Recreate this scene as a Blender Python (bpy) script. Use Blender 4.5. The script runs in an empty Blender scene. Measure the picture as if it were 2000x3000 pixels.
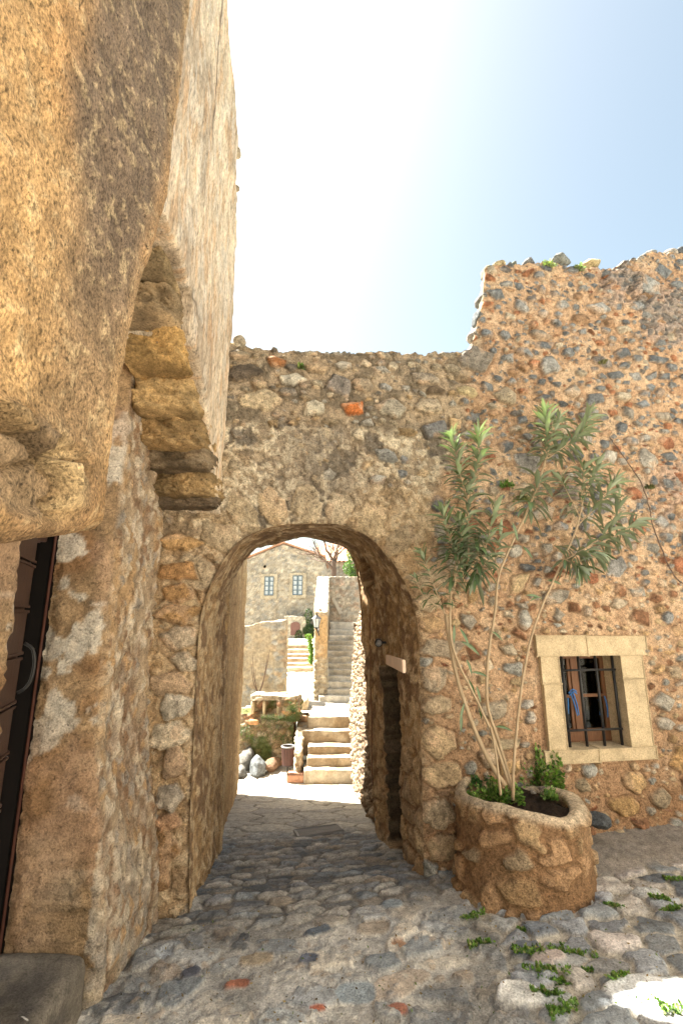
import bpy, math, random
import numpy as np
from mathutils import Vector
R=math.radians
sc=bpy.context.scene
COL=sc.collection
# ------------------------------------------------------------------ camera
F=1400.0; PITCH=R(13.0); CZ=1.6; CP=math.cos(PITCH); SP=math.sin(PITCH)
cam=bpy.data.cameras.new('camera'); cam.sensor_fit='HORIZONTAL'; cam.sensor_width=24.0
cam.lens=24.0*F/2000.0; cam.clip_start=0.02; cam.clip_end=2000
camo=bpy.data.objects.new('camera',cam); COL.objects.link(camo)
camo.location=(0,0,CZ); camo.rotation_euler=(R(90)+PITCH,0,0); sc.camera=camo
def at(px,py,zc):
    a=(px-1000)/F*zc; d=(py-1500)/F*zc
    return np.array((a, zc*CP+d*SP, CZ+zc*SP-d*CP))
def ray(px,py):
    p=at(px,py,1.0); return p-np.array((0,0,CZ))
def atY(px,py,Y):
    r=ray(px,py); return np.array((0,0,CZ))+r*(Y/r[1])
def atX(px,py,X):
    r=ray(px,py); return np.array((0,0,CZ))+r*(X/r[0])
def atZ(px,py,z):
    r=ray(px,py); return np.array((0,0,CZ))+r*((z-CZ)/r[2])
# wall plane
YAW=R(9.0); WO=np.array((0,3.58,0.0)); WU=np.array((math.cos(YAW),math.sin(YAW),0)); WN=np.array((math.sin(YAW),-math.cos(YAW),0))
def wuv(px,py,off=0.0):
    """pixel -> (u,z) on the wall plane (off = metres in front of it)"""
    o=np.array((0,0,CZ)); r=ray(px,py); q=WO+WN*off
    t=np.dot(q-o,WN)/np.dot(r,WN); p=o+r*t
    return np.dot(p-WO,WU),p[2]
def W(u,v,off=0.0): return WO+WU*u+WN*off+np.array((0,0,v))
# ------------------------------------------------------------------ noise
def _h(ix,iy,seed):
    n=(ix.astype(np.int64)*374761393+iy.astype(np.int64)*668265263+seed*974711)&0x7fffffff
    n=((n^(n>>13))*1274126177)&0x7fffffff
    n=((n^(n>>15))*2246822519)&0x7fffffff
    return ((n^(n>>12))&0xffffff)/16777215.0
def vn(x,y,seed=0):
    x=np.asarray(x,float); y=np.asarray(y,float)
    ix=np.floor(x); iy=np.floor(y); fx=x-ix; fy=y-iy
    fx=fx*fx*(3-2*fx); fy=fy*fy*(3-2*fy)
    a=_h(ix,iy,seed); b=_h(ix+1,iy,seed); c=_h(ix,iy+1,seed); d=_h(ix+1,iy+1,seed)
    return (a*(1-fx)+b*fx)*(1-fy)+(c*(1-fx)+d*fx)*fy
def fbm(x,y,s,o=4,seed=0,g=0.5):
    """~0..1, mean .5 ; s = cycles per metre"""
    t=0;a=1;n=0
    for k in range(o):
        t=t+a*vn(x*s+k*17.3,y*s-k*9.1,seed+k*13); n+=a; a*=g; s*=2.03
    return t/n
def sst(a,b,x):
    t=np.clip((x-a)/(b-a),0,1); return t*t*(3-2*t)
def mix(a,b,m):
    m=np.asarray(m)[...,None]; return a*(1-m)+b*m
def C3(c,shape): return np.broadcast_to(np.array(c,float),shape+(3,)).copy()
def cells(x,y,sx,sy,seed=0,warp=0.25,jit=0.8):
    """jittered voronoi: returns F1, edge distance, id(0..1), second id"""
    wx=(vn(x/sx*1.7,y/sy*1.7,seed+91)-.5)*warp; wy=(vn(x/sx*1.7+40,y/sy*1.7,seed+92)-.5)*warp
    X=x/sx+wx; Y=y/sy+wy; iy=np.floor(Y)
    f1=np.full(X.shape,9.0); f2=f1.copy(); i1=np.zeros(X.shape); i2=i1.copy()
    ix=np.floor(X)
    for dy in (-1,0,1):
        for dx in (-1,0,1):
            cx=ix+dx; cy=iy+dy
            px=cx+.5+(_h(cx,cy,seed)-.5)*jit+ (cy%2)*.0; py=cy+.5+(_h(cx,cy,seed+7)-.5)*jit
            d=np.sqrt((X-px)**2+(Y-py)**2)
            idd=_h(cx,cy,seed+21); id2=_h(cx,cy,seed+33)
            m=d<f1
            f2=np.where(m,f1,np.minimum(f2,d)); f1=np.where(m,d,f1)
            i1=np.where(m,idd,i1); i2=np.where(m,id2,i2)
    return f1,f2-f1,i1,i2
def pal(cols,idv):
    cols=np.array(cols,float); k=np.minimum((idv*len(cols)).astype(int),len(cols)-1); return cols[k]
# palettes (linear albedo)
GREY=(.22,.235,.24); LGREY=(.38,.38,.36); DGREY=(.10,.11,.12); CREAM=(.54,.45,.32); PALE=(.62,.56,.45)
OCHRE=(.47,.29,.12); MORT=(.56,.385,.245); BROWN=(.20,.125,.07); RED=(.38,.13,.06); SAND=(.50,.37,.21); TAN=(.40,.29,.17)
# ------------------------------------------------------------------ mesh helpers
def mesh_np(name,V,Q,Cc=None,mat=None,smooth=True,tri=False):
    me=bpy.data.meshes.new(name); V=np.asarray(V,np.float32).reshape(-1,3); Q=np.asarray(Q,np.int32)
    k=Q.shape[1]
    used=np.zeros(len(V),bool); used[Q.ravel()]=True
    if not used.all():
        remap=np.cumsum(used)-1; V=V[used]; Q=remap[Q]
        if Cc is not None: Cc=np.asarray(Cc).reshape(-1,3)[used]
    me.vertices.add(len(V)); me.vertices.foreach_set('co',V.ravel())
    me.loops.add(Q.size); me.loops.foreach_set('vertex_index',Q.ravel().astype(np.int32))
    me.polygons.add(len(Q)); me.polygons.foreach_set('loop_start',np.arange(0,Q.size,k,dtype=np.int32))
    me.polygons.foreach_set('loop_total',np.full(len(Q),k,np.int32))
    me.polygons.foreach_set('use_smooth',np.full(len(Q),smooth,bool))
    me.update(calc_edges=True); me.validate()
    if Cc is not None:
        at_=me.color_attributes.new('Col','FLOAT_COLOR','POINT')
        c=np.ones((len(V),4),np.float32); c[:,:3]=np.clip(np.asarray(Cc).reshape(-1,3),0.003,.9); at_.data.foreach_set('color',c.ravel())
    if mat: me.materials.append(mat)
    return me
def gridq(n,m,closed=False):
    """verts index i*m+j , i<n , j<m"""
    i=np.arange(n if closed else n-1)[:,None]; j=np.arange(m-1)[None,:]; i2=(i+1)%n
    return np.stack([i*m+j,i2*m+j,i2*m+j+1,i*m+j+1],-1).reshape(-1,4)
def link(name,me,parent=None):
    o=bpy.data.objects.new(name,me); COL.objects.link(o)
    if parent is not None:
        o.parent=parent
    return o
def tag(o,label=None,cat=None,group=None,kind=None):
    if label:o['label']=label
    if cat:o['category']=cat
    if group:o['group']=group
    if kind:o['kind']=kind
    return o
def empty(name,label,cat,group=None):
    o=bpy.data.objects.new(name,None); COL.objects.link(o); o.empty_display_size=.2
    return tag(o,label,cat,group)
def joinVQ(parts):
    V=[];Q=[];n=0;Cs=[]
    for p in parts:
        v=np.asarray(p[0],float).reshape(-1,3); V.append(v); Q.append(np.asarray(p[1])+n); n+=len(v)
        if len(p)>2: Cs.append(np.asarray(p[2],float).reshape(-1,3))
    return np.concatenate(V),np.concatenate(Q),(np.concatenate(Cs) if Cs else None)
# ------------------------------------------------------------------ materials
def newmat(name):
    m=bpy.data.materials.new(name); m.use_nodes=True; nt=m.node_tree; b=nt.nodes['Principled BSDF']; return m,nt,b
def node(nt,t,**k):
    n=nt.nodes.new(t)
    for a,v in k.items():
        if a in n.inputs: n.inputs[a].default_value=v
        else: setattr(n,a,v)
    return n
def relief_mat(name,sc1=22,sc2=110,amt=.45,spk=.35,bump=.5,bd=.012,rough=.92,col=None,spec=.25,pit=0.0,stretch=None):
    """vertex albedo (or a flat colour) broken up by two noises and a fine bump"""
    m,nt,b=newmat(name); L=nt.links.new
    tc0=node(nt,'ShaderNodeTexCoord'); mp=node(nt,'ShaderNodeMapping'); mp.inputs['Scale'].default_value=stretch or (1,1,1); L(tc0.outputs['Object'],mp.inputs['Vector'])
    class _T: outputs={'Object':mp.outputs[0]}
    tc=_T
    if col is None:
        a=node(nt,'ShaderNodeAttribute'); a.attribute_name='Col'; cs=a.outputs['Color']
    else:
        a=node(nt,'ShaderNodeRGB'); a.outputs[0].default_value=(*col,1); cs=a.outputs[0]
    n1=node(nt,'ShaderNodeTexNoise',Scale=sc1,Detail=6.0,Roughness=.65); L(tc.outputs['Object'],n1.inputs['Vector'])
    n2=node(nt,'ShaderNodeTexNoise',Scale=sc2,Detail=4.0,Roughness=.7); L(tc.outputs['Object'],n2.inputs['Vector'])
    def scale(n,a_):
        r=node(nt,'ShaderNodeMapRange'); r.inputs['From Min'].default_value=.3; r.inputs['From Max'].default_value=.7
        r.inputs['To Min'].default_value=1-a_; r.inputs['To Max'].default_value=1+a_*.8; L(n.outputs['Fac'],r.inputs['Value']); return r.outputs['Result']
    mu=node(nt,'ShaderNodeMath',operation='MULTIPLY'); L(scale(n1,amt),mu.inputs[0]); L(scale(n2,spk),mu.inputs[1])
    v=node(nt,'ShaderNodeVectorMath',operation='SCALE'); L(cs,v.inputs[0]); L(mu.outputs[0],v.inputs['Scale'])
    out=v.outputs[0]
    if pit>0:
        n3=node(nt,'ShaderNodeTexNoise',Scale=sc2*.55,Detail=3.0,Roughness=.6); L(tc.outputs['Object'],n3.inputs['Vector'])
        r=node(nt,'ShaderNodeMapRange'); r.inputs['From Min'].default_value=.34; r.inputs['From Max'].default_value=.42
        r.inputs['To Min'].default_value=1-pit; r.inputs['To Max'].default_value=1; L(n3.outputs['Fac'],r.inputs['Value'])
        v2=node(nt,'ShaderNodeVectorMath',operation='SCALE'); L(out,v2.inputs[0]); L(r.outputs['Result'],v2.inputs['Scale']); out=v2.outputs[0]
    L(out,b.inputs['Base Color'])
    b.inputs['Roughness'].default_value=rough; b.inputs['Specular IOR Level'].default_value=spec
    ad=node(nt,'ShaderNodeMath',operation='ADD'); L(n1.outputs['Fac'],ad.inputs[0]); L(n2.outputs['Fac'],ad.inputs[1])
    bu=node(nt,'ShaderNodeBump'); bu.inputs['Strength'].default_value=bump; bu.inputs['Distance'].default_value=bd
    L(ad.outputs[0],bu.inputs['Height']); L(bu.outputs['Normal'],b.inputs['Normal'])
    return m
M={}
M['rubble']=relief_mat('rubble_masonry',26,100,.42,.52,1.0,.016,pit=.45)
M['plaster']=relief_mat('old_plaster',18,90,.36,.46,.9,.015,pit=.45)
M['grit']=relief_mat('gritty_render',15,115,.30,.75,.9,.008,pit=.6,stretch=(1,1,.7))
M['streaked']=relief_mat('streaked_plaster',22,100,.36,.46,.9,.015,pit=.5,stretch=(1,1,.3))
M['soft']=relief_mat('limestone_ashlar',14,120,.14,.16,.35,.006)
M['paving']=relief_mat('paving_stone',22,110,.36,.46,.8,.012,rough=.75,spec=.35,pit=.3)
M['far']=relief_mat('far_masonry',3.5,16,.26,.34,.7,.05)
M['steps']=relief_mat('stone_steps',6,30,.2,.2,.6,.03)
M['iron']=relief_mat('black_iron',30,150,.3,.2,.3,.003,rough=.55,col=(.012,.012,.013),spec=.5)
M['wood']=None
def wood_mat(name,c1,c2,sc=(3,3,40),rough=.6):
    m,nt,b=newmat(name); L=nt.links.new
    tc=node(nt,'ShaderNodeTexCoord'); mp=node(nt,'ShaderNodeMapping'); mp.inputs['Scale'].default_value=sc
    L(tc.outputs['Object'],mp.inputs['Vector'])
    n=node(nt,'ShaderNodeTexNoise',Scale=3.0,Detail=8.0,Roughness=.65,Distortion=.6); L(mp.outputs[0],n.inputs['Vector'])
    r=node(nt,'ShaderNodeValToRGB'); r.color_ramp.elements[0].position=.3; r.color_ramp.elements[1].position=.7
    r.color_ramp.elements[0].color=(*c1,1); r.color_ramp.elements[1].color=(*c2,1)
    L(n.outputs['Fac'],r.inputs[0]); L(r.outputs[0],b.inputs['Base Color']); b.inputs['Roughness'].default_value=rough
    bu=node(nt,'ShaderNodeBump'); bu.inputs['Strength'].default_value=.4; bu.inputs['Distance'].default_value=.004
    L(n.outputs['Fac'],bu.inputs['Height']); L(bu.outputs[0],b.inputs['Normal']); return m
M['doorwood']=wood_mat('dark_door_wood',(.022,.009,.006),(.055,.024,.014),(30,30,3))
M['frame']=wood_mat('orange_brown_wood',(.11,.045,.018),(.21,.095,.04),(40,40,3))
M['slat']=wood_mat('red_brown_slat',(.045,.014,.009),(.085,.027,.016),(40,40,4))
M['board']=wood_mat('weathered_board',(.38,.30,.2),(.55,.46,.33),(8,8,8),.8)
M['paleboard']=wood_mat('pale_plank',(.55,.47,.36),(.72,.64,.52),(8,8,8),.8)
M['bark']=wood_mat('oleander_bark',(.30,.22,.13),(.46,.36,.24),(20,20,3),.8)
M['twig']=wood_mat('dry_twig',(.09,.06,.045),(.17,.12,.09),(20,20,3),.9)
def plain(name,c,rough=.6,metal=0,spec=.5):
    m,nt,b=newmat(name); L=nt.links.new
    tc=node(nt,'ShaderNodeTexCoord'); n=node(nt,'ShaderNodeTexNoise',Scale=9.0,Detail=4.0); L(tc.outputs['Object'],n.inputs['Vector'])
    r=node(nt,'ShaderNodeValToRGB'); r.color_ramp.elements[0].color=(*[x*.75 for x in c],1); r.color_ramp.elements[1].color=(*[min(1,x*1.25) for x in c],1)
    L(n.outputs['Fac'],r.inputs[0]); L(r.outputs[0],b.inputs['Base Color'])
    b.inputs['Roughness'].default_value=rough; b.inputs['Metallic'].default_value=metal; b.inputs['Specular IOR Level'].default_value=spec; return m
M['bluegrey']=plain('blue_grey_paint',(.10,.14,.17))
M['curtain']=plain('white_curtain',(.55,.6,.65),.8)
M['blue']=plain('blue_hose',(.02,.17,.48),.5)
M['soil']=relief_mat('dark_soil',40,160,.5,.4,1,.02,col=(.05,.033,.022))
M['dark']=plain('shade_black',(.006,.005,.0045),1.0,0,.05)  # near-black colour standing in for the shade of gaps and interiors
M['metal']=plain('grey_metal',(.22,.22,.22),.5,.1)
M['terracotta']=relief_mat('terracotta_tile',4,20,.35,.3,.5,.02,col=(.50,.27,.17))
M['doorred']=plain('red_brown_door',(.16,.075,.06),.7)
M['lampglass']=plain('frosted_lamp_glass',(.55,.6,.62),.25)
M['tape']=plain('pale_stone_lintel',(.66,.5,.38),.8)
def glass_mat():
    m,nt,b=newmat('window_glass'); L=nt.links.new
    nt.nodes.remove(b); o=[n for n in nt.nodes if n.type=='OUTPUT_MATERIAL'][0]
    t=node(nt,'ShaderNodeBsdfTransparent'); t.inputs[0].default_value=(.75,.8,.8,1); g=node(nt,'ShaderNodeBsdfGlossy'); g.inputs['Roughness'].default_value=.03
    f=node(nt,'ShaderNodeFresnel'); f.inputs[0].default_value=1.22; mx=node(nt,'ShaderNodeMixShader')
    L(f.outputs[0],mx.inputs[0]); L(t.outputs[0],mx.inputs[1]); L(g.outputs[0],mx.inputs[2]); L(mx.outputs[0],o.inputs[0]); return m
M['glass']=glass_mat()
def leaf_mat(name,rough=.38,trans=.25,under=0.0):
    m,nt,b=newmat(name); L=nt.links.new
    a=node(nt,'ShaderNodeAttribute'); a.attribute_name='Col'
    ge=node(nt,'ShaderNodeNewGeometry'); mb=node(nt,'ShaderNodeMix'); mb.data_type='RGBA'; mb.blend_type='MIX'; ms=node(nt,'ShaderNodeMath',operation='MULTIPLY'); ms.inputs[1].default_value=under
    L(ge.outputs['Backfacing'],ms.inputs[0]); L(ms.outputs[0],mb.inputs[0]); L(a.outputs['Color'],mb.inputs[6]); mb.inputs[7].default_value=(.42,.46,.34,1)
    L(mb.outputs[2],b.inputs['Base Color']); b.inputs['Roughness'].default_value=rough; b.inputs['Specular IOR Level'].default_value=.6
    o=[n for n in nt.nodes if n.type=='OUTPUT_MATERIAL'][0]
    tr=node(nt,'ShaderNodeBsdfTranslucent'); sv=node(nt,'ShaderNodeVectorMath',operation='MULTIPLY'); sv.inputs[1].default_value=(1.6,2.0,.7)
    L(a.outputs['Color'],sv.inputs[0]); L(sv.outputs[0],tr.inputs[0]); mx=node(nt,'ShaderNodeMixShader'); mx.inputs[0].default_value=trans
    L(b.outputs[0],mx.inputs[1]); L(tr.outputs[0],mx.inputs[2]); L(mx.outputs[0],o.inputs[0]); return m
M['leaf']=leaf_mat('oleander_leaf',.2,.07,.45)
M['weed']=leaf_mat('weed_leaf',.6,.2)
# ------------------------------------------------------------------ stone fields on a plane
class Field:
    def __init__(s,u0,u1,v0,v1,du):
        s.du=du; s.nu=int(round((u1-u0)/du))+1; s.nv=int(round((v1-v0)/du))+1
        s.u=np.linspace(u0,u1,s.nu); s.v=np.linspace(v0,v1,s.nv); s.u0=u0; s.v0=v0
        s.U,s.Vv=np.meshgrid(s.u,s.v,indexing='ij'); s.H=np.zeros(s.U.shape); s.C=C3(MORT,s.U.shape); s.D=np.zeros(s.U.shape)
        s.n1=fbm(s.U,s.Vv,28,3,5); s.n2=fbm(s.U,s.Vv,9,3,15)
    def stone(s,cu,cv,a,b,rot,col,h,rng,check=True,k=8,wob=.32,sharp=18,vary=.3,maskmul=1.0):
        m_=max(a,b)*1.3
        i0=max(0,int((cu-m_-s.u0)/s.du)); i1=min(s.nu,int((cu+m_-s.u0)/s.du)+2); j0=max(0,int((cv-m_-s.v0)/s.du)); j1=min(s.nv,int((cv+m_-s.v0)/s.du)+2)
        if i1-i0<2 or j1-j0<2: return False
        sl=(slice(i0,i1),slice(j0,j1)); U=s.U[sl]-cu; V=s.Vv[sl]-cv
        c,sn=math.cos(rot),math.sin(rot); x=(U*c+V*sn)/a; y=(-U*sn+V*c)/b
        x=x+(s.n2[sl]-.5)*.38; y=y+(s.n1[sl]-.5)*.34
        N=rng.randint(4,7); ph=rng.random()*6.28; acc=np.zeros(x.shape)
        for q in range(N):
            t=ph+6.283*q/N+rng.uniform(-.3,.3); rr=rng.uniform(1-wob,1+wob*.4)
            acc+=np.clip((x*math.cos(t)+y*math.sin(t))/rr,0,None)**sharp
        d=acc**(1/sharp)
        core=d<.85
        if check and s.D[sl][d<1.12].max(initial=0)>.15: return False
        m=sst(1.03,.93,d)*maskmul
        prof=h*np.clip(1-np.clip(d,0,1)**3.2,0,1)**.55*(1+.5*(s.n2[sl]-.5))+ (s.n1[sl]-.5)*.012
        tilt=(x*rng.uniform(-1,1)+y*rng.uniform(-1,1))*h*.28
        s.H[sl]=s.H[sl]*(1-m)+(prof+tilt+np.minimum(s.H[sl],0)*.3)*m
        cc=np.array(col)*(1+vary*(rng.random()-.5))
        cc=cc*(1+(s.n2[sl][...,None]-.5)*1.0+(s.n1[sl][...,None]-.5)*.7); sm_=sst(.56,.68,s.n2[sl]+.2*(d-.7)); cc=mix(cc,np.array((.54,.38,.25)),sm_*.6); s.H[sl]-=.014*np.exp(-((d-1.06)/.06)**2)*(1-m)
        s.C[sl]=mix(s.C[sl],cc,m); s.D[sl]=np.maximum(s.D[sl],m)
        return True
    def scatter(s,n,rng,sizes,colf,h,region=None,asp=(.55,.95),rot=.5,**k):
        for (sz0,sz1,cnt) in sizes:
            for _ in range(int(cnt*n)):
                u=rng.uniform(s.u[0],s.u[-1]); v=rng.uniform(s.v[0],s.v[-1])
                if region and rng.random()>region(u,v): continue
                a=rng.uniform(sz0,sz1); b=a*rng.uniform(*asp); c=colf(u,v,rng)
                s.stone(u,v,a,b,rng.gauss(0,rot),c,h*rng.uniform(.4,1.2)*min(1,a/.05),rng,**k)
# ------------------------------------------------------------------ styles for wall blocks: f(s,t,seed)->H,C
def st_rubble(base=MORT,stones=(GREY,LGREY,CREAM,TAN,SAND,BROWN),sx=.16,sy=.11,gap=.10,h=.03,stain=None,jit=.85):
    def f(s,t,seed):
        f1,e,i1,i2=cells(s,t,sx,sy,seed,.35,jit)
        m=sst(gap,gap+.12,e)*sst(.02,.1,i2)
        n=fbm(s,t,12,4,seed+3); n2=fbm(s,t,2.2,3,seed+9)
        H=m*h*(.4+.8*i2)*sst(gap,.55,e)**.5+(n-.5)*.02+(n2-.5)*.03
        Cc=mix(C3(base,s.shape)*(.75+.5*n2[...,None]),pal(stones,i1)*(.7+.6*i2[...,None]),m)*(.7+.6*n[...,None])
        if stain is not None: Cc=mix(Cc,np.array(stain),sst(.5,.65,n2)*.6)
        return H,Cc
    return f
def st_plaster(base=SAND,spot=CREAM,dark=BROWN,h=.02):
    def f(s,t,seed):
        n=fbm(s,t,3,5,seed+3); n2=fbm(s,t,14,3,seed+9); n3=fbm(s,t,1.0,3,seed+19)
        H=(n-.5)*h*2+(n2-.5)*h
        Cc=C3(base,s.shape)*(.7+.6*n3[...,None]); Cc=mix(Cc,np.array(spot),sst(.52,.66,n)*.7); Cc=mix(Cc,np.array(dark),sst(.45,.32,n2)*.5)
        return H,Cc
    return f
def st_step(base=CREAM,dark=TAN):
    def f(s,t,seed):
        n=fbm(s,t,3,4,seed+3); n2=fbm(s,t,10,3,seed+9)
        return (n-.5)*.022+(n2-.5)*.02, mix(C3(base,s.shape),np.array(dark),sst(.4,.65,n))*(.75+.5*n2[...,None])
    return f
def wallblock(name,a,b,T,z0,z1,style,mat,parent=None,res=.03,seed=1,rc=.05,batter=0.0,cap=None,capn=None,ztopn=.04,bend=None,prep=None):
    """closed wall of rounded plan: a,b = ends of the centre line (x,y); z1 number or function of fraction 0..1 along a->b"""
    a=np.array(a,float)[:2]; b=np.array(b,float)[:2]; L=np.linalg.norm(b-a); d=(b-a)/L; nrm=np.array((-d[1],d[0]))
    rc=min(rc,T*.45,L*.45)
    pts=[];nn=[];hl=L/2-rc; ht=T/2-rc
    def seg(p,q,nv):
        l=np.linalg.norm(np.array(q)-np.array(p)); k=max(1,int(l/res))
        for i in range(k):
            f=i/k; pts.append((p[0]+(q[0]-p[0])*f,p[1]+(q[1]-p[1])*f)); nn.append(nv)
    def arc(cx,cy,a0):
        k=max(2,int(rc*1.57/res)+1)
        for i in range(k):
            t=a0+(math.pi/2)*i/k; pts.append((cx+rc*math.cos(t),cy+rc*math.sin(t))); nn.append((math.cos(t),math.sin(t)))
    seg((-hl,-L*0-ht-rc),(hl,-ht-rc),(0,-1)); arc(hl,-ht,-math.pi/2)
    seg((hl+rc,-ht),(hl+rc,ht),(1,0)); arc(hl,ht,0)
    seg((hl,ht+rc),(-hl,ht+rc),(0,1)); arc(-hl,ht,math.pi/2)
    seg((-hl-rc,ht),(-hl-rc,-ht),(-1,0)); arc(-hl,-ht,math.pi)
    P=np.array(pts); Nn=np.array(nn); n=len(P)
    s=np.concatenate([[0],np.cumsum(np.linalg.norm(np.diff(P,axis=0),axis=1))])
    fr=np.clip((P[:,0]+L/2)/L,0,1)
    zt=np.array([z1(f) for f in fr]) if callable(z1) else np.full(n,float(z1))
    zt=zt+(fbm(s,s*0+seed,3.0,3,seed+77)-.5)*2*ztopn
    hmax=max(zt.max()-z0,.02); rows=max(2,int(hmax/res)+1)
    tt=np.linspace(0,1,rows)
    Z=z0+(zt[:,None]-z0)*tt[None,:]
    S=np.repeat(s[:,None],rows,1)
    H,Cc=style(S,Z,seed)
    fade=np.ones_like(Z)
    off=H-batter*(Z-z0)
    X=P[:,0][:,None]+Nn[:,0][:,None]*off; Y=P[:,1][:,None]+Nn[:,1][:,None]*off
    # cap rows
    cn=capn or max(3,int((T/2)/res))
    q=np.linspace(0,1,cn+1)[1:]
    # shrink towards centre line
    cx=np.clip(P[:,0],-max(L/2-T/2,0),max(L/2-T/2,0))
    X0=X[:,-1]; Y0=Y[:,-1]
    Xc=X0[:,None]+(cx-X0)[:,None]*q; Yc=Y0[:,None]+(0-Y0)[:,None]*q
    capz=(lambda q:0*q) if cap is None else cap
    Hc,C2=style(Xc*1.0+13.7,Yc+5.1,seed+5)
    Zc=zt[:,None]+capz(q)[None,:]+Hc*np.minimum(1,q*4)[None,:]*.8+np.minimum(0,0)
    Zc[:,-1]=np.interp(fr,np.linspace(0,1,60),[zt[np.argmin(abs(fr-g))] for g in np.linspace(0,1,60)])+(capz(q)[-1] if cap else 0)
    X=np.concatenate([X,Xc],1); Y=np.concatenate([Y,Yc],1); Z=np.concatenate([Z,Zc],1); Cc=np.concatenate([Cc,C2],1)
    mid=(a+b)/2
    WX=mid[0]+d[0]*X+nrm[0]*Y; WY=mid[1]+d[1]*X+nrm[1]*Y
    V=np.stack([WX,WY,Z],-1)
    if bend is not None: V=bend(V)
    if prep is not None: Cc=prep(V,Cc)
    Q=gridq(n,V.shape[1],True)
    me=mesh_np(name,V,Q,Cc,mat)
    return link(name,me,parent)
def box(name,p,ax,ay,az,mat,parent=None,bev=.004,col=None,seed=0,jit=0.0):
    """bevelled box: centre p, half-vectors"""
    import bmesh
    bm=bmesh.new(); bmesh.ops.create_cube(bm,size=2.0)
    ax,ay,az,p=[Vector([float(c) for c in q]) for q in (ax,ay,az,p)]
    rg=random.Random(seed)
    for v in bm.verts:
        v.co=p+ax*(v.co.x*(1+rg.uniform(-jit,jit)))+ay*(v.co.y*(1+rg.uniform(-jit,jit)))+az*(v.co.z*(1+rg.uniform(-jit,jit)))
    if bev: bmesh.ops.bevel(bm,geom=bm.edges[:],offset=bev,segments=2,affect='EDGES',clamp_overlap=True)
    bmesh.ops.recalc_face_normals(bm,faces=bm.faces[:])
    me=bpy.data.meshes.new(name); bm.to_mesh(me); bm.free(); me.materials.append(mat)
    return link(name,me,parent)
def boxVQ(p,ax,ay,az):
    p,ax,ay,az=[np.array(q,float) for q in (p,ax,ay,az)]
    s=[(-1,-1,-1),(1,-1,-1),(1,1,-1),(-1,1,-1),(-1,-1,1),(1,-1,1),(1,1,1),(-1,1,1)]
    V=np.array([p+ax*a+ay*b+az*c for a,b,c in s]); Q=np.array([(0,3,2,1),(4,5,6,7),(0,1,5,4),(1,2,6,5),(2,3,7,6),(3,0,4,7)])
    return V,Q
def tubeVQ(pts,rad,n=8,cap=True):
    pts=np.array(pts,float); m=len(pts); rad=np.broadcast_to(np.array(rad,float),(m,)) if np.ndim(rad)<=1 and np.size(rad) in (1,m) else np.interp(np.linspace(0,1,m),np.linspace(0,1,len(rad)),rad)
    tan=np.gradient(pts,axis=0); tan/=np.linalg.norm(tan,axis=1)[:,None]+1e-9
    ref=np.array((0.3,1,0.1)); ref=ref/np.linalg.norm(ref)
    A=np.cross(tan,ref); A/=np.linalg.norm(A,axis=1)[:,None]+1e-9; B=np.cross(tan,A)
    th=np.linspace(0,2*math.pi,n,endpoint=False)
    V=pts[:,None,:]+rad[:,None,None]*(np.cos(th)[None,:,None]*A[:,None,:]+np.sin(th)[None,:,None]*B[:,None,:])
    i=np.arange(m-1)[:,None]; j=np.arange(n)[None,:]; j2=(j+1)%n
    Q=np.stack([i*n+j,i*n+j2,(i+1)*n+j2,(i+1)*n+j],-1).reshape(-1,4)
    V=V.reshape(-1,3)
    if cap:
        k=len(V); V=np.concatenate([V,pts[:1],pts[-1:]])
        c=[]
        for q in range(0,n,1):
            c.append((k,(q+1)%n,q,q)); e=(m-1)*n; c.append((k+1,e+q,e+(q+1)%n,e+(q+1)%n))
        # triangles expressed as fans with a repeated vertex are invalid; use pairs of quads instead
        c=[]
        e=(m-1)*n
        for q in range(0,n,2):
            c.append((k,(q+2)%n,(q+1)%n,q)); c.append((k+1,e+q,e+(q+1)%n,e+(q+2)%n))
        Q=np.concatenate([Q,np.array(c)])
    return V,Q
def smoothline(pts,n=24,wob=0,seed=0):
    pts=np.array(pts,float); m=len(pts); t=np.linspace(0,m-1,n); out=[]
    for x in t:
        i=min(int(x),m-2); f=x-i; p0=pts[max(i-1,0)];p1=pts[i];p2=pts[i+1];p3=pts[min(i+2,m-1)]
        out.append(.5*((2*p1)+(-p0+p2)*f+(2*p0-5*p1+4*p2-p3)*f*f+(-p0+3*p1-3*p2+p3)*f**3))
    out=np.array(out)
    if wob:
        rg=np.random.RandomState(seed); out[1:-1]+=rg.normal(0,wob,(n-2,3))
    return out
def tube(name,pts,rad,mat,parent=None,n=8): 
    V,Q=tubeVQ(pts,rad,n); return link(name,mesh_np(name,V,Q,None,mat),parent)
def ico(sub):
    import bmesh
    bm=bmesh.new(); bmesh.ops.create_icosphere(bm,subdivisions=sub,radius=1); V=np.array([v.co[:] for v in bm.verts]); T=np.array([[v.index for v in f.verts] for f in bm.faces]); bm.free(); return V,T
ICO={k:ico(k) for k in (2,3,4,5,6)}
def rockVT(c,size,seed,sub=4,rough=.12,planes=9):
    V,T=ICO[sub]; rg=np.random.RandomState(seed); V=V.copy()
    r=np.ones(len(V))
    for k in range(planes):
        d=rg.normal(size=3); d/=np.linalg.norm(d); h=rg.uniform(.6,.92); dt=V@d; r=np.minimum(r,np.where(dt>.05,h/np.maximum(dt,.05),9))
    r=r*(1+rough*(fbm(V[:,0]*1.0+V[:,2]*.7+seed,V[:,1]+V[:,2]*.5,2.2,4,seed)-.5)*2)
    V=V*r[:,None]*np.array(size)
    a=rg.uniform(-.3,.3); ca,sa=math.cos(a),math.sin(a); V=V@np.array([[ca,-sa,0],[sa,ca,0],[0,0,1]]).T
    return V+np.array(c),T
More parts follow.
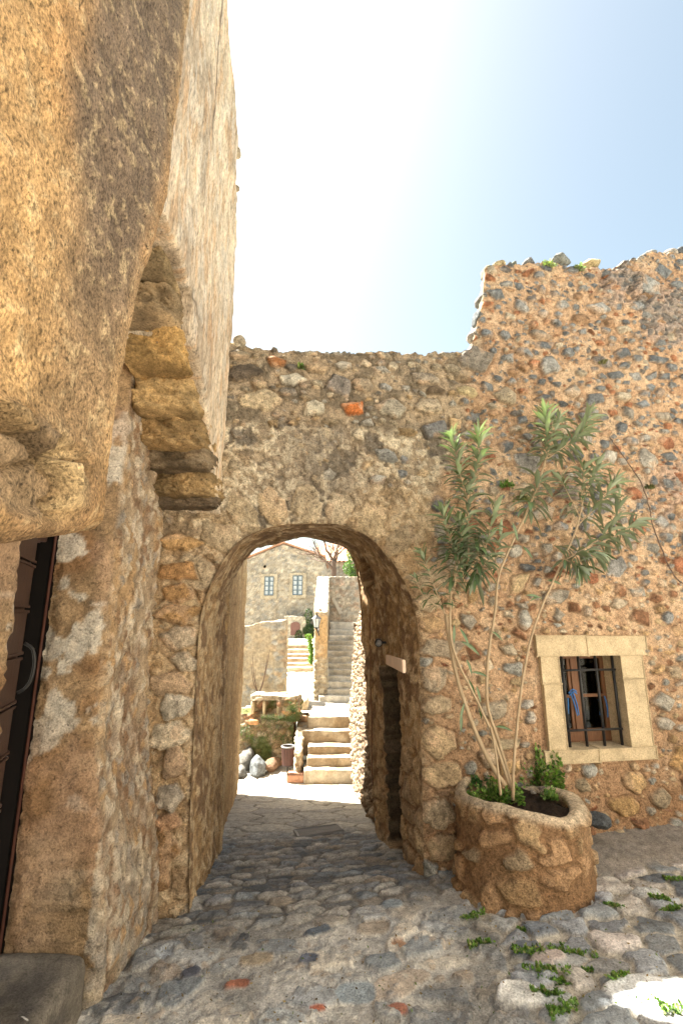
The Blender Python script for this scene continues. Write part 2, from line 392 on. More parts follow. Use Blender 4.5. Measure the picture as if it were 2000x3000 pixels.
def rock(name,c,size,seed,col,mat,parent=None,sub=4,rough=.12):
    V,T=rockVT(c,size,seed,sub,rough)
    n=fbm(V[:,0]*1.3+V[:,2],V[:,1]-V[:,2]*.6,14,4,seed); Cc=np.array(col)*(.65+.7*n[:,None])
    return link(name,mesh_np(name,V,T,Cc,mat),parent)
# ------------------------------------------------------------------ polygons
def inpoly(U,V,poly):
    ins=np.zeros(U.shape,bool); n=len(poly)
    for i in range(n):
        x1,y1=poly[i]; x2,y2=poly[(i+1)%n]
        if y1==y2: continue
        c=((y1>V)!=(y2>V))&(U<(x2-x1)*(V-y1)/(y2-y1)+x1); ins^=c
    return ins
def nearpoly(U,V,line):
    bd=np.full(U.shape,1e9); bu=np.zeros(U.shape); bv=np.zeros(U.shape)
    for i in range(len(line)-1):
        x1,y1=line[i];x2,y2=line[i+1]; dx,dy=x2-x1,y2-y1; L=dx*dx+dy*dy+1e-12
        t=np.clip(((U-x1)*dx+(V-y1)*dy)/L,0,1); px=x1+t*dx; py=y1+t*dy; d=(U-px)**2+(V-py)**2
        m=d<bd; bd=np.where(m,d,bd); bu=np.where(m,px,bu); bv=np.where(m,py,bv)
    return np.sqrt(bd),bu,bv
# ================================================================== GROUND
def gz(X,Y):
    X=np.asarray(X,float);Y=np.asarray(Y,float)
    w=1-sst(4.2,6.5,Y)
    return -.10+.075*np.clip(X,-1.5,4)*w+.05*np.clip(3.5-Y,-0,6)-.195*np.clip(Y-3.6,0,5.75)
GREYS=(GREY,GREY,(.28,.29,.30),LGREY,(.34,.33,.31),(.26,.27,.27),(.46,.42,.37),(.17,.185,.20),(.48,.43,.39))
def ground_style(X,Y):
    n=fbm(X,Y,20,4,301); n2=fbm(X,Y,5,3,302); n3=fbm(X,Y,1.2,3,303)
    # right: rough cobbles nearly touching
    f1,e,i1,i2=cells(X,Y,.19,.15,11,.45,.85)
    m=sst(.09,.2,e+ (n-.5)*.12)
    Hc=m*(.010+.024*i2)*np.clip(e*1.8,0,1)**.3+(n-.5)*.024+(n2-.5)*.022
    mort=C3((.42,.375,.30),X.shape)*(.6+.8*n[...,None])
    Cc=mix(mort,pal(GREYS,i1)*(.75+.5*i2[...,None])*(.65+.7*n2[...,None]),m)
    # left/centre: cement slurry with half buried flat stones
    g1,ge,k1,k2=cells(X+5,Y+3,.24,.17,44,.6,.9)
    mm=sst(.17,.235,ge+(n2-.5)*.3+(n-.5)*.12)*sst(.2,.25,k2)
    Hm=mm*.018*(.4+k2)+(n2-.5)*.022+(n-.5)*.014
    Cm=mix(C3((.44,.41,.355),X.shape)*(.7+.6*n2[...,None])*(.85+.3*n[...,None]),pal((GREY,(.17,.19,.2),DGREY,(.40,.35,.28),LGREY,(.48,.43,.35),(.42,.34,.26),(.28,.29,.29),(.30,.31,.30)),k1)*(.6+.8*n2[...,None]),mm*.85)
    # passage: small stones laid in courses
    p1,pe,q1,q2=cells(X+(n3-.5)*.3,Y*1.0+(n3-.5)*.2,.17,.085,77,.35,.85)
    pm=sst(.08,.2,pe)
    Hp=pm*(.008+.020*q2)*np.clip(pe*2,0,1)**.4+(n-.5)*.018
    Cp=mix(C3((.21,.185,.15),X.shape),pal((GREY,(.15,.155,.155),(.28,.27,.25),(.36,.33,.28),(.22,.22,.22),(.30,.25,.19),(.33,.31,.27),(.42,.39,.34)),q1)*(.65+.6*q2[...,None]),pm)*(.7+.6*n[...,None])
    # out in the alley: worn pale slabs
    a1,ae,b1,b2=cells(X+2,Y,.5,.32,91,.4,.8)
    am=sst(.03,.09,ae); Ha=am*.012+(n2-.5)*.02
    Ca=mix(C3((.20,.17,.12),X.shape),pal(((.42,.38,.31),(.5,.45,.36),(.36,.33,.28),(.46,.42,.35)),b1),am)*(.75+.5*n[...,None])
    t1,te,u1,u2=cells(X,Y,.045,.04,131,.5,.9); peb=sst(.1,.3,te)*sst(.62,.75,u2); Cm=mix(Cm,pal(((.20,.20,.20),(.42,.39,.34),(.36,.28,.2),(.28,.26,.23),(.5,.47,.4)),u1),peb*.6); Hm=Hm+peb*.006; Cm=Cm*(.75+.5*sst(.35,.6,fbm(X,Y,2.4,4,133))[...,None])
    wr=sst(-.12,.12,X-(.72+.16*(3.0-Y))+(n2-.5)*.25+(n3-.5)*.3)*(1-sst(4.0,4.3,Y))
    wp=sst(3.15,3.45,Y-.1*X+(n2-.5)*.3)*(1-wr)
    wa=sst(4.9,5.9,Y+(n2-.5)*.6)
    H=Hm;Cx=Cm
    H=H*(1-wr)+Hc*wr; Cx=mix(Cx,Cc,wr)
    H=H*(1-wp)+Hp*wp; Cx=mix(Cx,Cp,wp)
    H=H*(1-wa)+Ha*wa; Cx=mix(Cx,Ca,wa)
    return H,Cx
ys=[1.35]
while ys[-1]<10.9: ys.append(ys[-1]*1.0036)
ys=np.array(ys); xs=np.arange(-2.6,3.7,.0085)
GX,GY=np.meshgrid(xs,ys,indexing='ij'); GH,GC=ground_style(GX,GY)
# accents: placed stones (red tile bits, whitewashed stones)
def gdab(px,py,a,b,col,h=.01,rot=0):
    global GH,GC
    p=atZ(px,py,0.0); p=atZ(px,py,float(gz(p[0],p[1])))
    x=GX-p[0]; y=GY-p[1]; c,s_=math.cos(rot),math.sin(rot); n=fbm(GX,GY,9,3,500)
    d=(np.abs((x*c+y*s_)/a)**3+np.abs((-x*s_+y*c)/b)**3)**(1/3)+(n-.5)*.5
    m=sst(1.0,.8,d); GH=GH*(1-m)+(h+(n-.5)*.02)*m; GC=mix(GC,np.array(col)*(.6+.8*n[...,None]),m)
for q in ((1520,2925,.11,.075,(.74,.72,.66),.03,-.4),(1880,2925,.16,.12,(.68,.68,.66),.03,.1),(1610,2820,.09,.05,(.5,.42,.37),.03,.1),
          (690,2880,.065,.035,(.36,.14,.08),.008,.2),(930,2960,.04,.02,(.42,.14,.08),.008,.1),(1170,2770,.045,.03,(.46,.28,.17),.008,-.2),(1165,2960,.05,.04,(.40,.17,.11),.008,0),
          (900,2815,.055,.04,(.13,.14,.17),.02,0),(560,2850,.05,.045,(.12,.125,.15),.02,.3),(930,2730,.09,.045,(.12,.14,.16),.015,.4),(750,2810,.1,.05,(.40,.32,.22),.012,0),
          (1040,2910,.1,.07,(.35,.39,.4),.008,0),(540,2720,.1,.04,(.35,.33,.27),.02,0),(480,2790,.05,.05,(.48,.50,.50),.012,.5),(1150,2655,.07,.06,(.27,.30,.31),.02,0),(1090,2720,.11,.06,(.42,.35,.27),.012,0)):
    gdab(*q)
# cement skirt along the foot of the right wall
wd=(WO[1]+ (GX)*math.tan(YAW))-GY
sk=sst(.42,.34,wd+(fbm(GX,GY,4,3,61)-.5)*.1)*sst(1.45,1.6,GX)*sst(-.2,0,wd+.3)
GH=GH*(1-sk)+(np.clip(.42-wd,0,.5)*.32)*sk; GC=mix(GC,np.array((.235,.20,.165))*(.8+.4*fbm(GX,GY,30,3,62)[...,None]),sk*.9)
GZ=gz(GX,GY)+GH
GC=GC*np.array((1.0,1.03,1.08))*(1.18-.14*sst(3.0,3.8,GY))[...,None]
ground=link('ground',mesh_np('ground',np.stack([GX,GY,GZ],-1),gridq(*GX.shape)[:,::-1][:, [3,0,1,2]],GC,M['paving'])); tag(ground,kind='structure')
ground['label']='grey cobbled courtyard floor running down through the arch'
def groundz(x,y):
    i=np.clip(np.searchsorted(xs,x),0,len(xs)-1); j=np.clip(np.searchsorted(ys,y),0,len(ys)-1); return float(GZ[i,j])
# the rest of the courtyard and land (coarse), below / around
def coarse(name,x0,x1,y0,y1,nx,ny,zf,c1,mat,label=None):
    X,Y=np.meshgrid(np.linspace(x0,x1,nx),np.linspace(y0,y1,ny),indexing='ij'); n=fbm(X,Y,1.5,4,9)
    f1,e,i1,i2=cells(X,Y,.35,.3,5,.4,.85)
    Cc=mix(C3(c1,X.shape)*(.7+.6*n[...,None]),pal(GREYS,i1),sst(.08,.2,e)*.7)
    o=link(name,mesh_np(name,np.stack([X,Y,zf(X,Y)],-1),gridq(nx,ny)[:,::-1],Cc,mat)); tag(o,kind='structure'); return o
coarse('pavement',-6,3.6,-9,1.36,160,170,lambda X,Y:gz(X,Y)+0*X-.004,(.48,.45,.39),M['paving'])
coarse('pavement',3.6,12,-9,5.2,140,240,lambda X,Y:gz(X,Y)-.004,(.40,.38,.33),M['paving'])
coarse('terrain',-200,200,-160,240,80,80,lambda X,Y:-1.9+0*X,(.25,.22,.15),M['far'])

# ================================================================== GATEWAY WALL + HOUSE WALL (front relief)
rng=random.Random(4)
du=.008
f=Field(-1.35,4.0,-.45,5.45,du); U,V=f.U,f.Vv
n3=fbm(U,V,1.3,4,31); n4=fbm(U,V,5,4,33); n5=fbm(U,V,22,4,35)
bp=[wuv(1385,1020),wuv(1345,1230),wuv(1300,1420),wuv(1270,1600),wuv(1245,1900),wuv(1245,2600)]
bv=np.array([b[1] for b in bp])[::-1]; bu=np.array([b[0] for b in bp])[::-1]
def ubound(v): return np.interp(v,bv,bu)
ubd=ubound(V)
house=sst(-.08,.08,U-ubd+(n4-.5)*.35)
vg1=wuv(900,1240)[1]
upper=sst(-.06,.06,V-vg1+(n4-.5)*.25)*(1-house)
# base surfaces
mort=np.array(MORT)*(.82+.36*n3[...,None]); mort=mix(mort,np.array((.66,.50,.34)),sst(.48,.64,n4)*.6); mort=mix(mort,np.array((.30,.15,.075)),sst(.55,.72,fbm(U,V,11,3,41))*.35)
lowd=sst(1.4,.1,V)   # brown band near the ground
mort=mix(mort,np.array((.33,.19,.10)),lowd*.75)
gate=mix(C3((.43,.345,.24),U.shape),np.array((.72,.63,.47)),sst(.47,.55,n5+(n4-.5)*.25)*.9)
gate=mix(gate,np.array((.17,.145,.115)),sst(.50,.42,n4+(n5-.5)*.3)*.85); gate=mix(gate,np.array((.52,.36,.19)),sst(.5,.66,n3)*.5)
stain=np.exp(-((U-wuv(950,1400)[0])/.35)**2)*sst(2.3,2.6,V)
gate=mix(gate,np.array((.20,.175,.145)),stain*sst(.35,.6,n4)*.75)
gate=mix(gate,np.array((.47,.30,.15)),sst(2.3,2.1,V)*.5)
top=mix(C3((.43,.34,.235),U.shape),np.array((.17,.14,.10)),sst(.45,.6,n4)*.8)
f.C=mix(mix(gate,top,upper),mort,house)
f.H=(n4-.5)*.035+(n5-.5)*.022+(n3-.5)*.04
f.H+=(1-house)*(1-upper)*((n5-.5)*.03)
# pitted conglomerate patches on the far right
for (x0,y0,x1,y1) in ((1880,840,2100,1000),(1925,1350,2150,1540),(1760,800,1860,880)):
    ua,va=wuv(x0,y1); ub_,vb=wuv(x1,y0)
    m=sst(-.12,.12,np.minimum(np.minimum(U-ua,ub_-U),np.minimum(V-va,vb-V))+(n4-.5)*.5)
    c=mix(C3((.52,.38,.29),U.shape),np.array((.17,.13,.10)),sst(.50,.40,n5)*.8); c=mix(c,np.array((.30,.31,.30)),sst(.55,.7,n4)*.5)
    f.C=mix(f.C,c,m); f.H+=m*(.02+(n5-.5)*.05)
PX=.00275
def sp(px,py,w,h,col,rot=0,hh=.028,**k):
    u,v=wuv(px,py); f.stone(u,v,w*PX,h*PX,rot,col,hh,rng,check=False,**k)
DG=(.17,.185,.195)
for s_ in ((1389,1057,51,45,(.21,.19,.16)),(1454,863,29,17,GREY),(1528,901,23,24,LGREY),(1590,919,20,21,(.3,.3,.28)),(1583,981,43,19,(.26,.24,.2)),(1610,1073,40,36,(.33,.33,.31)),
  (1755,903,38,20,LGREY),(1824,1035,31,22,DG),(1804,1100,29,16,DG),(1923,1055,36,18,DG),(1945,1104,27,15,DG),(1932,1008,27,13,GREY),(1595,1167,29,17,DG),(1677,1146,27,22,(.36,.33,.27)),
  (1483,1162,37,31,(.50,.42,.30)),(1371,1149,38,18,(.58,.48,.28)),(1479,1309,28,21,DG),(1550,1354,45,38,(.34,.33,.31)),(1666,1441,36,22,(.27,.24,.21)),(1818,1254,22,18,DG),(1838,1209,18,17,(.3,.28,.24)),
  (1880,1184,25,12,(.33,.36,.38)),(1943,1222,31,18,(.5,.44,.35)),(1537,1035,27,17,GREY),(1483,1050,22,15,(.33,.34,.33)),(1664,1033,22,17,GREY),(1586,852,13,17,GREY),(1579,807,22,18,(.25,.25,.24)),(1626,863,17,12,GREY),
  (1458,1113,20,10,DG),(1033,1198,39,25,(.50,.165,.05)),(919,1200,38,25,(.60,.55,.43)),(848,1111,41,20,(.58,.54,.44)),(1006,1072,28,15,(.5,.46,.38)),(1130,1137,22,12,LGREY),(989,1128,39,24,(.28,.25,.22)),
  (1144,1196,46,29,(.42,.38,.30)),(1256,1191,44,24,(.47,.39,.28)),(1275,1261,36,23,(.2,.2,.2)),(1127,1334,33,24,(.30,.30,.28)),(1178,1390,16,16,(.3,.31,.31)),(1185,1350,17,14,(.3,.31,.31)),(1105,1404,24,15,(.42,.41,.37)),
  (1280,1477,24,26,(.19,.2,.21)),(1049,1271,21,18,(.60,.53,.40)),(931,1077,39,19,(.45,.34,.22)),(810,1060,29,19,(.45,.21,.09)),(760,1175,58,36,(.56,.46,.31)),(1241,1108,48,20,(.4,.34,.26)),(1275,1145,30,16,(.16,.12,.08)),
  (1060,1130,36,24,(.42,.34,.24)),(720,1090,55,30,(.15,.12,.09)),(1639,1541,25,14,(.33,.34,.35)),(1708,1544,23,20,(.28,.28,.28)),(1629,1748,52,20,(.36,.33,.28)),(1812,1768,30,18,(.52,.44,.33)),(1955,1812,20,25,(.27,.28,.28)),
  (1537,1814,25,28,(.42,.41,.37)),(1720,1789,18,14,(.45,.43,.38)),(1531,1577,24,14,(.45,.4,.33)),(1603,1610,18,18,(.36,.33,.28)),(1978,1970,26,18,(.45,.36,.25)),(1985,2230,32,38,(.50,.32,.15)),(1940,2050,34,20,(.42,.39,.33)),
  (1945,2120,30,17,(.55,.5,.42)),(1860,2290,35,24,(.55,.38,.2)),(1830,2360,48,26,(.55,.36,.17)),(1940,2340,32,30,(.36,.29,.2)),(1430,2220,28,24,(.45,.36,.26)),(1555,2100,20,18,(.46,.43,.38)),(1540,2065,18,12,(.46,.43,.38)),
  (1450,2080,40,20,(.42,.36,.27)),(1480,2180,40,14,(.55,.45,.3))):
    sp(*s_[:5],rot=rng.uniform(-.15,.15),hh=.036)
srd=sst(.0,.02,np.minimum(np.minimum(U-wuv(1560,1900)[0],wuv(1895,2000)[0]-U),np.minimum(V-wuv(1750,2235)[1],wuv(1750,1862)[1]-V)))
f.D=np.maximum(f.D,srd)
# voussoirs of the arch
A_px=[(553,2760),(555,2423),(565,2200),(574,1990),(584,1835),(601,1755),(640,1665),(695,1590),(765,1552),(830,1538),(893,1533),(960,1534),(1010,1540),(1084,1575),(1148,1645),(1195,1725),(1218,1800),(1229,1900),(1232,2041),(1237,2296),(1242,2577),(1245,2800)]
A=np.array([wuv(*p) for p in A_px])
def resample(P,n):
    P=np.asarray(P,float); s=np.concatenate([[0],np.cumsum(np.linalg.norm(np.diff(P,axis=0),axis=1))]); t=np.linspace(0,s[-1],n)
    return np.stack([np.interp(t,s,P[:,k]) for k in range(P.shape[1])],-1)
A=resample(smoothline(np.c_[A,np.zeros(len(A))],150)[:,:2],160)
Al=A.copy()
seg=np.cumsum(np.r_[0,np.linalg.norm(np.diff(A,axis=0),axis=1)])
cen=np.array([np.mean([A[0,0],A[-1,0]]),wuv(900,1800)[1]])
d=.35
while d<seg[-1]-.2:
    u_=np.interp(d,seg,A[:,0]); v_=np.interp(d,seg,A[:,1])
    if v_>cen[1]-.25 and u_<cen[0]+.62:
        o=np.array((u_,v_))-cen; 
        if v_<cen[1]: o[1]=0
        o/=np.linalg.norm(o); L=rng.uniform(.13,.17); w=rng.uniform(.085,.125)
        c=u_+o[0]*(L-.01),v_+o[1]*(L-.01)
        f.stone(c[0],c[1],L,w,math.atan2(o[1],o[0]),rng.choice(((.52,.41,.26),(.50,.37,.22),(.56,.46,.32),(.44,.35,.23))),.016,rng,check=False,sharp=16,wob=.10,maskmul=.7)
        d+=2*w+.01
    else: d+=.1
for s_ in ((520,1867,40,30,(.55,.45,.33)),(542,1940,38,24,(.56,.47,.35)),(500,2007,42,30,(.52,.38,.25)),(510,2074,44,34,(.58,.52,.42)),(494,2157,48,30,(.56,.48,.36)),(513,2240,30,36,(.50,.36,.24)),(491,2336,34,27,(.56,.49,.40)),
  (485,2412,38,25,(.45,.28,.17)),(472,2480,44,36,(.32,.19,.09)),(520,1672,50,30,(.50,.29,.13)),(523,1742,50,28,(.46,.28,.13)),(525,1590,50,26,(.50,.32,.15)),(455,2570,44,40,(.30,.18,.09)),(520,1803,46,24,(.42,.26,.12))):
    sp(*s_,rot=rng.uniform(-.08,.08),hh=.04,sharp=14)
# quoins on the right jamb
v=.1
while v<2.0:
    hgt=rng.uniform(.07,.12); w=rng.uniform(.09,.17); u_=np.interp(v,A[::-1][:60,1],A[::-1][:60,0])
    f.stone(u_+w+.01,v,w,hgt*.85,0,rng.choice(((.52,.40,.25),(.55,.45,.31),(.46,.32,.18),(.44,.38,.29))),.03,rng,check=False,sharp=20,wob=.16,maskmul=.85); v+=2*hgt+.01
def colhouse(u,v,r):
    t=r.random(); lower=v<1.9
    if lower: return r.choice(((.52,.42,.28),(.56,.48,.36),(.50,.34,.18),(.40,.36,.30),(.55,.42,.25),(.36,.36,.33),(.3,.16,.09)))
    if v>3.2: return r.choice((DG,GREY,(.25,.26,.26),(.33,.33,.31),(.48,.42,.32),(.42,.27,.16),GREY,(.36,.17,.09),(.22,.2,.18)))
    return r.choice((GREY,(.30,.30,.29),(.42,.40,.35),(.50,.42,.31),(.48,.33,.2),DG,(.35,.16,.09),(.38,.36,.32)))
def colgate(u,v,r): return r.choice(((.44,.35,.23),(.52,.45,.33),(.33,.28,.2),(.25,.22,.18),(.48,.35,.2),(.38,.36,.31)))
inhouse=lambda u,v: 1.0 if u>float(ubound(v)) else 0.0
f.scatter(1,rng,((.08,.14,380),(.05,.085,1100),(.03,.05,3200),(.018,.03,4200)),colgate,.032,lambda u,v:1.0 if (u<float(ubound(v)) and v>vg1-.05) else 0,asp=(.45,.75),rot=.15)
f.scatter(1,rng,((.07,.11,240),(.045,.07,2000),(.028,.045,4200),(.016,.026,6500),(.010,.016,5000)),colhouse,.036,lambda u,v:inhouse(u,v)*(1.0 if v>1.7 else .55),asp=(.45,.95),rot=.25)
f.scatter(1,rng,((.09,.14,120),(.06,.09,260)),colhouse,.028,lambda u,v:inhouse(u,v)*(1.0 if v<2.2 else 0.1),asp=(.5,.8),rot=.2,maskmul=.85)
f.scatter(1,rng,((.03,.06,240),(.012,.025,1300)),colgate,.02,lambda u,v:1.0 if (u<float(ubound(v)) and v<vg1) else 0,asp=(.5,.9),rot=.6,maskmul=.7)
f.H=f.H*(1-srd)-.02*srd
# thin tile slivers in the mortar
f.scatter(1,rng,((.022,.04,700),),lambda u,v,r:r.choice(((.30,.12,.06),(.24,.1,.06),(.4,.2,.11))),.02,lambda u,v:inhouse(u,v),asp=(.22,.35),rot=.2)
# dark hollow near the ragged top
for (px,py,a,b) in ((1765,815,.05,.09),(1400,1215,.05,.10),(1355,1110,.07,.03)):
    u,v=wuv(px,py); q=np.exp(-(((U-u)/a)**2+((V-v)/b)**2)**1.5); f.H-=q*.09; 
# dark patch below the junction
u,v=wuv(1370,1215); q=np.exp(-(((U-u)/.09)**2+((V-v)/.16)**2)); f.C=mix(f.C,np.array((.17,.12,.09)),q*.6*sst(.35,.55,n4))
# wall tops
tpx=[(640,1005),(700,1012),(780,1022),(860,1024),(940,1033),(1060,1036),(1150,1033),(1250,1036),(1372,1033),(1385,1000),(1400,930),(1412,880),(1418,786),(1440,779),(1520,776),(1600,772),(1700,780),(1790,790),(1830,768),(1900,742),(1960,740),(2000,745),(2200,742),(2500,740)]
tp=np.array([wuv(*p) for p in tpx]); 
for i in range(1,len(tp)): tp[i,0]=max(tp[i,0],tp[i-1,0]+.004)
topv=np.interp(f.u,tp[:,0],tp[:,1])
ustep0=tp[8,0]; ustep1=tp[12,0]
topv+= (fbm(f.u,f.u*0,14,3,51)-.5)*.05+(fbm(f.u,f.u*0,50,2,52)-.5)*.03
Vc=np.minimum(V,topv[:,None]); clamped=V>=topv[:,None]
# window opening (on the wall plane)
wpx=dict(TL=(1634,1925),TR=(1812,1918),BL=(1660,2197),BR=(1845,2187))
W_={k:wuv(*p) for k,p in wpx.items()}
wu0=(W_['TL'][0]+W_['BL'][0])/2; wu1=(W_['TR'][0]+W_['BR'][0])/2; wv1=(W_['TL'][1]+W_['TR'][1])/2; wv0=(W_['BL'][1]+W_['BR'][1])/2
print('window',W_,wu0,wu1,wv0,wv1)
win=(U>wu0-.05)&(U<wu1+.05)&(V>wv0-.05)&(V<wv1+.05)
# arch hole
poly=[tuple(p) for p in A]+[(A[-1,0],-3),(A[0,0],-3)]
sub=(V<A[:,1].max()+.2)&(U>A[:,0].min()-.2)&(U<A[:,0].max()+.2)
ins=np.zeros(U.shape,bool); dist=np.full(U.shape,9.0); nu_=U.copy(); nv_=V.copy()
ins[sub]=inpoly(U[sub],V[sub],poly)
dd,b1,b2=nearpoly(U[sub],V[sub],[tuple(p) for p in A]); dist[sub]=dd; nu_[sub]=b1; nv_[sub]=b2
jit=(fbm(U,V,7,3,71)-.5)*.03
f.H-=.035*np.exp(-dist/.03)
Pu=np.where(ins,nu_,U); Pv=np.where(ins,nv_,Vc)
Hh=np.where(ins,-.03,f.H)
P=WO+Pu[...,None]*WU+Hh[...,None]*WN; P[...,2]=Pv
Q=gridq(f.nu,f.nv)[:,::-1]
fl=lambda a:a.reshape(-1)[Q]
keep=~fl(ins).all(1)&~fl(clamped).all(1)&~fl(win).all(1)
Q=Q[keep]
isH=fl_=(U>ubound(V)).reshape(-1)[Q[:,0]]
gate_t=empty('gateway_wall','low eroded stone wall pierced by the round arch, oleander to its right','wall')
house_t=empty('rubble_house_wall','tall orange mortared rubble wall with a small barred window and ragged top','wall')
link('masonry_face',mesh_np('masonry_face',P,Q[~isH],f.C,M['rubble']),gate_t)
link('masonry_face',mesh_np('masonry_face',P,Q[isH],f.C,M['rubble']),house_t)
# ---- back of both walls, tops
TG=1.5; TH=.7
def Z_(tv,WW): return tv[:,None]+0*WW
def topstrip(name,i0,i1,T,parent):
    uu=f.u[i0:i1]; tv=topv[i0:i1]; w=np.linspace(0,T,int(T/.03)); UU,WW=np.meshgrid(uu,w,indexing='ij')
    n=fbm(UU,WW,5,4,81); Z=tv[:,None]+(n-.5)*.10*np.minimum(1,WW/.1)+.06*np.sin(np.clip(WW/T,0,1)*math.pi)
    h0=np.array([f.H[i,max(0,min(f.nv-1,int((t-f.v0)/du)))] for i,t in zip(range(i0,i1),tv)])
    sh_=(1-sst(ustep1,ustep1+1.0,uu))*(uu>=ustep0-.02); UU=UU+(.36*WW+(fbm(WW,Z_(tv,WW),7,3,86)-.5)*.16*np.minimum(1,WW/.06))*sh_[:,None]
    PP=WO+UU[...,None]*WU+(-(WW)+h0[:,None]*(WW==0))[...,None]*WN; PP[...,2]=Z
    f1_,e_,i1_,i2_=cells(WW,Z_(tv,WW)+UU*.3,.16,.1,88,.4,.85); Cc=mix(mix(C3((.40,.31,.2),UU.shape),pal(((.36,.33,.27),(.25,.25,.24),(.45,.38,.27)),i1_),sst(.05,.15,e_)),np.array((.16,.15,.11)),sst(.45,.6,n))*(.7+.6*fbm(UU,WW,18,3,83)[...,None])
    link(name,mesh_np(name,PP,gridq(len(uu),len(w))[:,::-1],Cc,M['rubble']),parent)
isplit=int((ustep0-f.u0)/du)
topstrip('wall_top',0,isplit+1,TG,gate_t); topstrip('wall_top',isplit,f.nu,TH,house_t)
# back curve of the vault
B_px=[(648,2560),(652,2400),(655,2150),(658,1900),(664,1790),(682,1705),(708,1650),(744,1611),(783,1594),(831,1582),(889,1574),(930,1581),(965,1590),(1000,1599),(1025,1623),(1046,1690),(1062,1850),(1070,1960),(1077,2130),(1090,2275),(1098,2400),(1101,2560)]
B=np.array([wuv(*p,off=-TG) for p in B_px]); B[0,1]=-.9; B[-1,1]=-.9
B=resample(smoothline(np.c_[B,np.zeros(len(B))],150)[:,:2],160)
B[-1,1]=min(B[-1,1],-.7)
# loft, by matching fractions of the left jamb / arch / right jamb
ns=520; nt=110
A0=A.copy(); A0[0,1]=-.5; A0[-1,1]=-.5
def frac(Cv):
    Cv=resample(Cv,400); s=np.linspace(0,1,400); vm=Cv[:,1]; spring=vm.max()-.62
    i=np.argmax(vm>spring); j=len(vm)-1-np.argmax(vm[::-1]>spring)
    return Cv,[0,s[i],s[j],1]
Ar,fa=frac(A0); Br,fb=frac(B)
tt=np.linspace(0,1,ns); 
kk=[0,.36,.66,1]
def samp(Cv,fr): x=np.interp(tt,kk,fr); return np.stack([np.interp(x,np.linspace(0,1,400),Cv[:,k]) for k in (0,1)],-1)
As=samp(Ar,fa); Bs=samp(Br,fb)
T=np.linspace(0,1,nt)**1.15
L2=As[:,None,:]*(1-T[None,:,None])+Bs[:,None,:]*T[None,:,None]
tg=np.gradient(L2,axis=0); nr=np.stack([tg[...,1],-tg[...,0]],-1); nr/=np.linalg.norm(nr,axis=-1)[...,None]+1e-9   # points inward (towards opening)
arc=np.concatenate([[0],np.cumsum(np.linalg.norm(np.diff(As,axis=0),axis=1))]); SS=np.repeat(arc[:,None],nt,1); TT=np.repeat(T[None,:]*TG,ns,0)
n=fbm(SS,TT,4,4,101); n2=fbm(SS,TT,16,4,103); n0=fbm(SS,TT,1.5,3,105)
H=(n-.5)*.075+(n2-.5)*.04
Cc=C3((.42,.28,.145),SS.shape)*(.75+.5*n0[...,None]); Cc=mix(Cc,np.array((.22,.14,.08)),sst(.48,.56,n)*.8); Cc=mix(Cc,np.array((.60,.47,.30)),sst(.54,.62,n2+(n0-.5)*.2)*.75); Cc=mix(Cc,np.array((.20,.13,.08)),sst(.44,.36,n2)*.6)
right=(SS>arc[-1]*.6); vv=L2[...,1]; 
e1,ee,ei,ej=cells(TT,vv,.22,.16,7,.3,.8)
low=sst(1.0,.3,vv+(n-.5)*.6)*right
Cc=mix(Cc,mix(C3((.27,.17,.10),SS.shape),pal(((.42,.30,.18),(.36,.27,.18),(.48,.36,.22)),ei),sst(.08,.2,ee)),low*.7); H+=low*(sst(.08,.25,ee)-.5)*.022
# groove (gate slot) in the right jamb and the pocket above it
def rect(a,b,c,d_,x,y,s_=.02): return sst(-s_,s_,np.minimum(np.minimum(x-a,b-x),np.minimum(y-c,d_-y)))
def _pj(P):
    r=P-np.array((0,0,CZ)); zc=r[...,1]*CP+r[...,2]*SP; return 1000+F*r[...,0]/zc
_i=int(ns*.80); _P=WO+L2[_i,:,0][:,None]*WU-TT[_i][:,None]*WN; _P[:,2]=L2[_i,:,1]; _x=_pj(_P)
x0=float(np.interp(-1166,-_x,T)); x1=float(np.interp(-1128,-_x,T))
slot=rect(x0*TG,x1*TG,-.2,atX(1140,1950,float(_P[int(nt*.45),0]))[2],TT,vv,.02)*right
H-=slot*.85
slotshade=rect(x0*TG-.02,x1*TG+.06,-.2,atX(1140,1948,float(_P[int(nt*.45),0]))[2],TT,vv,.02)*right
Cc=mix(Cc,mix(C3((.07,.05,.032),SS.shape),pal(((.11,.09,.06),(.09,.07,.045),(.13,.10,.07)),ei),sst(.05,.15,ee)),slotshade)  # slot's shade put into the colour, a little wider than the recess
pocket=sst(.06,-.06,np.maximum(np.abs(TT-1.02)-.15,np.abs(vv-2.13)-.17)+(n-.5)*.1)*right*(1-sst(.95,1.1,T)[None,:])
H-=pocket*.22; Cc=mix(Cc,np.array((.13,.075,.04)),pocket*.6)  # pocket's shade also put into its colour
rib=sst(.13,.09,np.abs(TT-.42))*(vv>1.95)*0
H=H*sst(0,.06,T)[None,:]
L2=L2+nr*H[...,None]
P=WO+L2[...,0][...,None]*WU-TT[...,None]*WN; P[...,2]=L2[...,1]
# front ring flush with the recessed arris
P[:,0,:]=WO+As[:,0][:,None]*WU-.03*WN; P[:,0,2]=As[:,1]
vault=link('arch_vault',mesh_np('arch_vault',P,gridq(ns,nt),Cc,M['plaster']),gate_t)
vault_grid=(P,vv,TT)
